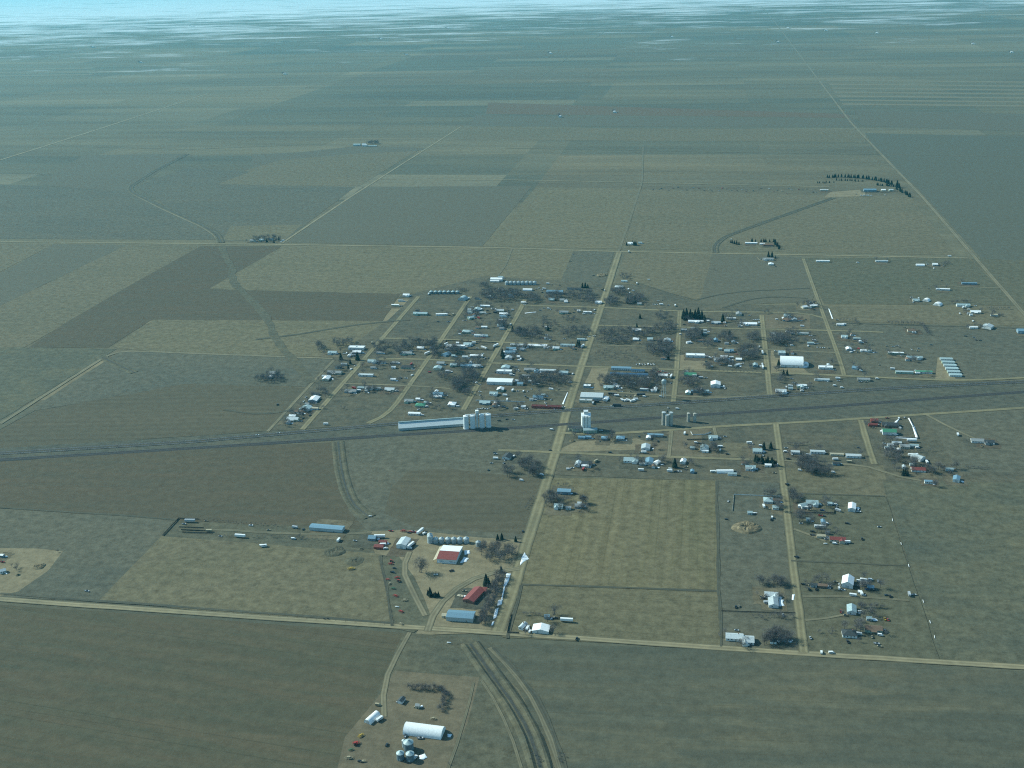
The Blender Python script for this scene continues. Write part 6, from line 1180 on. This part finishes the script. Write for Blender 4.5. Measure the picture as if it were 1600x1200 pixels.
B(465, 220, 90, 'barn', 0, 'teal', 'metal'); B(552, 203, 50, 'shed', 0, 'pale'); B(560, 226, 60, 'barn', 0, 'pale'); B(660, 228, 110, 'shed', 0, 'teal'); T(670, 195, 90, 12, 10, 1.0)
REG(0, 840, 10, 'at the trampled yard on the left')
B(40, 300, 52, 'house', 0, 'white', 'blue'); B(45, 540, 90, 'house', 40, 'pale', 'white'); V(40, 385, 'pickup', 'red'); T(220, 480, 70, 40, 4, .6); mound(282, 585, 42, 1.6, M_ditch, 'dark hay heap in the trampled yard'); mound(610, 450, 110, 1.4, M_mound, 'churned earth at the end of the trampled yard', True); V(1360, 840, 'car', 'silver', at='in the grey field by the gravel road'); T(900, 215, 14, 12, 2, .4)
# far farmsteads sprinkled over the plain
REG(0, 0, 1, 'at a tiny farmstead far out on the plain')
for i, (a, b) in enumerate(((145, 74), (300, 41), (595, 61), (635, 86), (220, 98), (1231, 44), (1290, 48), (1370, 52), (1050, 58), (860, 84), (445, 116), (1520, 69), (1580, 82), (1215, 66), (960, 176), (875, 183), (1160, 17), (700, 44))):
    B(a, b, 3.2, 'barn', 0, 'white', 'white', d=16, h=6); B(a+3, b+.3, 2.0, 'house', 0, 'grey'); T(a-2, b, 2, .4, 3, 1.3)

# ================================================================== backyard clutter: small sheds and parked vehicles on the town lots
ri = random.Random(41); REG(0, 0, 1, '')
for r in [r for r in REC if r['cat'] in ('house', 'mobile home', 'building') and .8 < ppm(r['p']) < 1.22 and 'alone' not in r['at']]:
    for k in range(ri.choice((0, 1, 1, 2))):
        for _ in range(10):
            a = ri.uniform(0, 6.28); d = math.sqrt(r['size'])*.55+ri.uniform(5, 15); p = r['p']+Vector((d*math.cos(a), d*math.sin(a), 0))
            if all((p-q).length > w_/2+12 for q, w_ in STREETQ) and all((p-x['p']).length > math.sqrt(max(x['size'], 16))*.62+4 for x in REC): break
        else: continue
        px = 800+FPX*(p-CAM).dot(rt)/(p-CAM).dot(fw); py = 600-FPX*(p-CAM).dot(up)/(p-CAM).dot(fw)
        if ri.random() < .45: B(px, py, ri.uniform(4, 7)*ppm(p), 'shed', ri.choice((0, 0, 90)), ri.choice(('white', 'pale', 'teal', 'grey', 'brown', 'white')), None, at=r['at'])
        else: V(px, py, ri.choice(('car', 'pickup', 'van', 'camper')), ri.choice(('white', 'white', 'silver', 'white', 'dark', 'tan', 'red')), ri.uniform(0, 180), p=p, at=r['at'])
# ================================================================== yard trees beside the houses
rt_ = random.Random(23)
for r in list(REC):
    if r['cat'] in ('house', 'mobile home', 'shed') and .7 < ppm(r['p']) < 1.6 and rt_.random() < .85 and 'far' not in r['at'] and 'alone' not in r['at']:
        for k in range(rt_.choice((1, 2, 2, 3, 4))):
            a = rt_.uniform(0, 6.28); d = math.sqrt(r['size'])*.6+rt_.uniform(3, 9)
            TREES.append((r['p']+Vector((d*math.cos(a), d*math.sin(a), 0)), rt_.uniform(.55, 1.25), 'bare', r['at'], rt_.randrange(99), rt_.uniform(0, 6.28)))
# ================================================================== yards: worn dirt, mown or weedy lots round the houses
YM = [soil('yard_worn', (.20, .17, .108), (.155, .138, .09), big=1/14, grain=.4, stretch=1), soil('yard_weeds', (.098, .102, .076), (.125, .12, .086), big=1/12, grain=.45, stretch=1, tuft=.4),
      soil('yard_tan', (.175, .148, .096), (.13, .12, .082), big=1/16, grain=.4, stretch=1, tuft=.3), soil('yard_brown', (.155, .122, .08), (.12, .108, .076), big=1/12, grain=.4, stretch=1)]
ry = random.Random(3); yz = -0.13
for r in list(REC):
    if r['cat'] in ('house', 'mobile home', 'building', 'barn') and .55 < ppm(r['p']) < 1.5 and ry.random() < .8:
        sz = math.sqrt(r['size']); a = sz*.6+ry.uniform(4, 11); b = sz*.6+ry.uniform(4, 14); c = r['p']+Vector((ry.uniform(-4, 4), ry.uniform(-6, 3), 0)); yz += .0002; out = []
        for (x0, y0, x1, y1) in ((-a, -b, a, -b), (a, -b, a, b), (a, b, -a, b), (-a, b, -a, -b)):
            for i in range(7): out.append((c.x+x0+(x1-x0)*i/7+ry.uniform(-1.3, 1.3), c.y+y0+(y1-y0)*i/7+ry.uniform(-1.3, 1.3), yz))
        me = mesh('yard', out, [tuple(range(28))], YM[ry.randrange(4)]); o = link('yard', me)
        tag(o, ' '.join(('worn yard around the '+r['adj']+' '+r['cat']+' '+r['at']).split()[:16]), 'yard', kind='structure')
# ================================================================== last snow in the shade of the buildings
rs = random.Random(11); ns = 0
for r in list(REC):
    if r['cat'] in ('house', 'shed', 'barn', 'mobile home', 'building') and ppm(r['p']) > .6 and rs.random() < .5:
        sz = math.sqrt(r['size']); c = r['p']+Vector((sz*.5+rs.uniform(1.5, 3.5), rs.uniform(-3, 4), 0)); a = rs.uniform(1.6, 3.8); b = rs.uniform(1.0, 2.4); th = rs.uniform(0, 3.1)
        v = [(c.x, c.y, .45)]; K = 11
        for ring, z in ((.55, .4), (1.0, -.05)):
            for i in range(K):
                t = 2*math.pi*i/K; q = ring*rs.uniform(.75, 1.2); x = a*q*math.cos(t); y = b*q*math.sin(t)
                v.append((c.x+x*math.cos(th)-y*math.sin(th), c.y+x*math.sin(th)+y*math.cos(th), z+.05))
        f = [(0, 1+i, 1+(i+1) % K) for i in range(K)]+[(1+i, 1+K+i, 1+K+(i+1) % K, 1+(i+1) % K) for i in range(K)]
        o = link('snow_patch', mesh('snow_patch', v, f, SNOW, True)); ns += 1
        tag(o, ' '.join(('last snow patch beside the '+r['adj']+' '+r['cat']+' '+r['at']).split()[:16]), 'snow', 'last snow patches beside the buildings', 'stuff')

# ================================================================== plant the trees: nearest as things, the rest in one mass
def plant():
    bare = sorted([t for t in TREES if t[2] != 'conifer'], key=lambda t: -ppm(t[0])*t[1]); con = [t for t in TREES if t[2] == 'conifer']
    BR = {}
    for (p, s, kind, at, vi, rz) in bare[:300]+con:
        tr, cr = (CME[vi % 3] if kind == 'conifer' else BME[vi % 6])
        nm = {'bare': 'bare_tree', 'brush': 'leafless_shrub', 'conifer': 'conifer_tree'}[kind]
        o = root(nm, p, rz, s); link('trunk', tr, o)
        if kind == 'brush':
            if vi % 6 not in BR: BR[vi % 6] = cr.copy(); BR[vi % 6].materials[0] = BRUSH
            cr = BR[vi % 6]
        link('crown', cr, o)
        rec(o, {'bare': 'tree', 'brush': 'shrub', 'conifer': 'conifer'}[kind], {'bare': 'bare grey', 'brush': 'low brown', 'conifer': 'dark green'}[kind], {'bare': 'tree', 'brush': 'shrub', 'conifer': 'conifer'}[kind], p, 0, at)
    rest = bare[300:]
    LITE = [bare_variant(k, 10.5, 250, .098) for k in range(6)]
    if rest:
        v = []; f = []
        for (p, s, kind, at, vi, rz) in rest:
            c, sn = math.cos(rz)*s, math.sin(rz)*s
            for part in LITE[vi % 6]:
                b = len(v); v += [(p.x+x*c-y*sn, p.y+x*sn+y*c, z*s) for x, y, z in part.v]; f += [tuple(b+i for i in q) for q in part.f]
        o = link('leafless_thicket', mesh('leafless_thicket', v, f, TWIG)); tag(o, 'far bare trees massed in the town yards', 'trees', kind='stuff')
    print('bare', len(bare), 'conifer', len(con), 'things', len(REC))
plant()

# ================================================================== labels
from collections import defaultdict
def compose(r, extra=''):
    adj = r['adj']; s = (extra+' ' if extra else '')+adj+' '+r['word']
    return (s+' '+r['at']).strip()
by = defaultdict(list)
for r in REC: by[compose(r)].append(r)
for lab, rs in list(by.items()):
    if len(rs) > 1 and rs[0]['size'] > 1.01:              # buildings and bins: largest / smallest of a set differ in look
        rs.sort(key=lambda r: -r['size'])
        if rs[0]['size'] > rs[1]['size']*1.25: rs[0]['lab'] = compose(rs[0], 'larger' if len(rs) == 2 else 'largest')
        if len(rs) > 2 and rs[-1]['size'] < rs[-2]['size']*.8: rs[-1]['lab'] = compose(rs[-1], 'smallest')
        if len(rs) == 2 and 'lab' in rs[0]: rs[1]['lab'] = compose(rs[1], 'smaller')
ALLP = [(r['p'], r) for r in REC]
by = defaultdict(list)
for r in REC:
    if 'lab' not in r: by[compose(r)].append(r)
for lab, rs in by.items():
    if len(rs) > 1 and rs[0]['cat'] not in ('tree', 'shrub', 'conifer') and len(lab.split()) <= 11:
        for r in rs:
            best = None
            for p, q in ALLP:
                if q is r or q['cat'] == r['cat']: continue
                d = (p-r['p']).length
                if d < 16 and (best is None or d < best[0]): best = (d, q)
            if best:
                e = ' next to a '+best[1]['adj'].replace(' roofed', '')+' '+best[1]['cat']
                if len((lab+e).split()) <= 16: r['lab'] = lab+e
by = defaultdict(list)
for r in REC:
    r['lab'] = ' '.join(r.get('lab', compose(r)).split()[:16]); by[r['lab']].append(r)
for lab, rs in by.items():
    for r in rs:
        tag(r['o'], lab, r['cat'], (r['cat']+'s '+r['at']).strip() if len(rs) > 1 else None)

# ================================================================== haze: one closed box of even air round camera and plain
bx_ = MB().box(-69000, 69000, -19000, 89000, -2.0, H+12)
hz = bx_.build('haze', None)
m = bpy.data.materials.new('pale_air'); n, l = nodes_of(m)
for x in list(n):
    if x.type != 'OUTPUT_MATERIAL': n.remove(x)
pv = n.new('ShaderNodeVolumePrincipled'); out = [x for x in n if x.type == 'OUTPUT_MATERIAL'][0]
pv.inputs['Color'].default_value = (0.14, 0.78, 1.0, 1); pv.inputs['Density'].default_value = 2.6e-5; pv.inputs['Anisotropy'].default_value = 0.2
l.new(pv.outputs[0], out.inputs['Volume']); hz.data.materials.append(m); tag(hz, 'pale bluish air thickening towards the horizon', 'haze', kind='stuff')
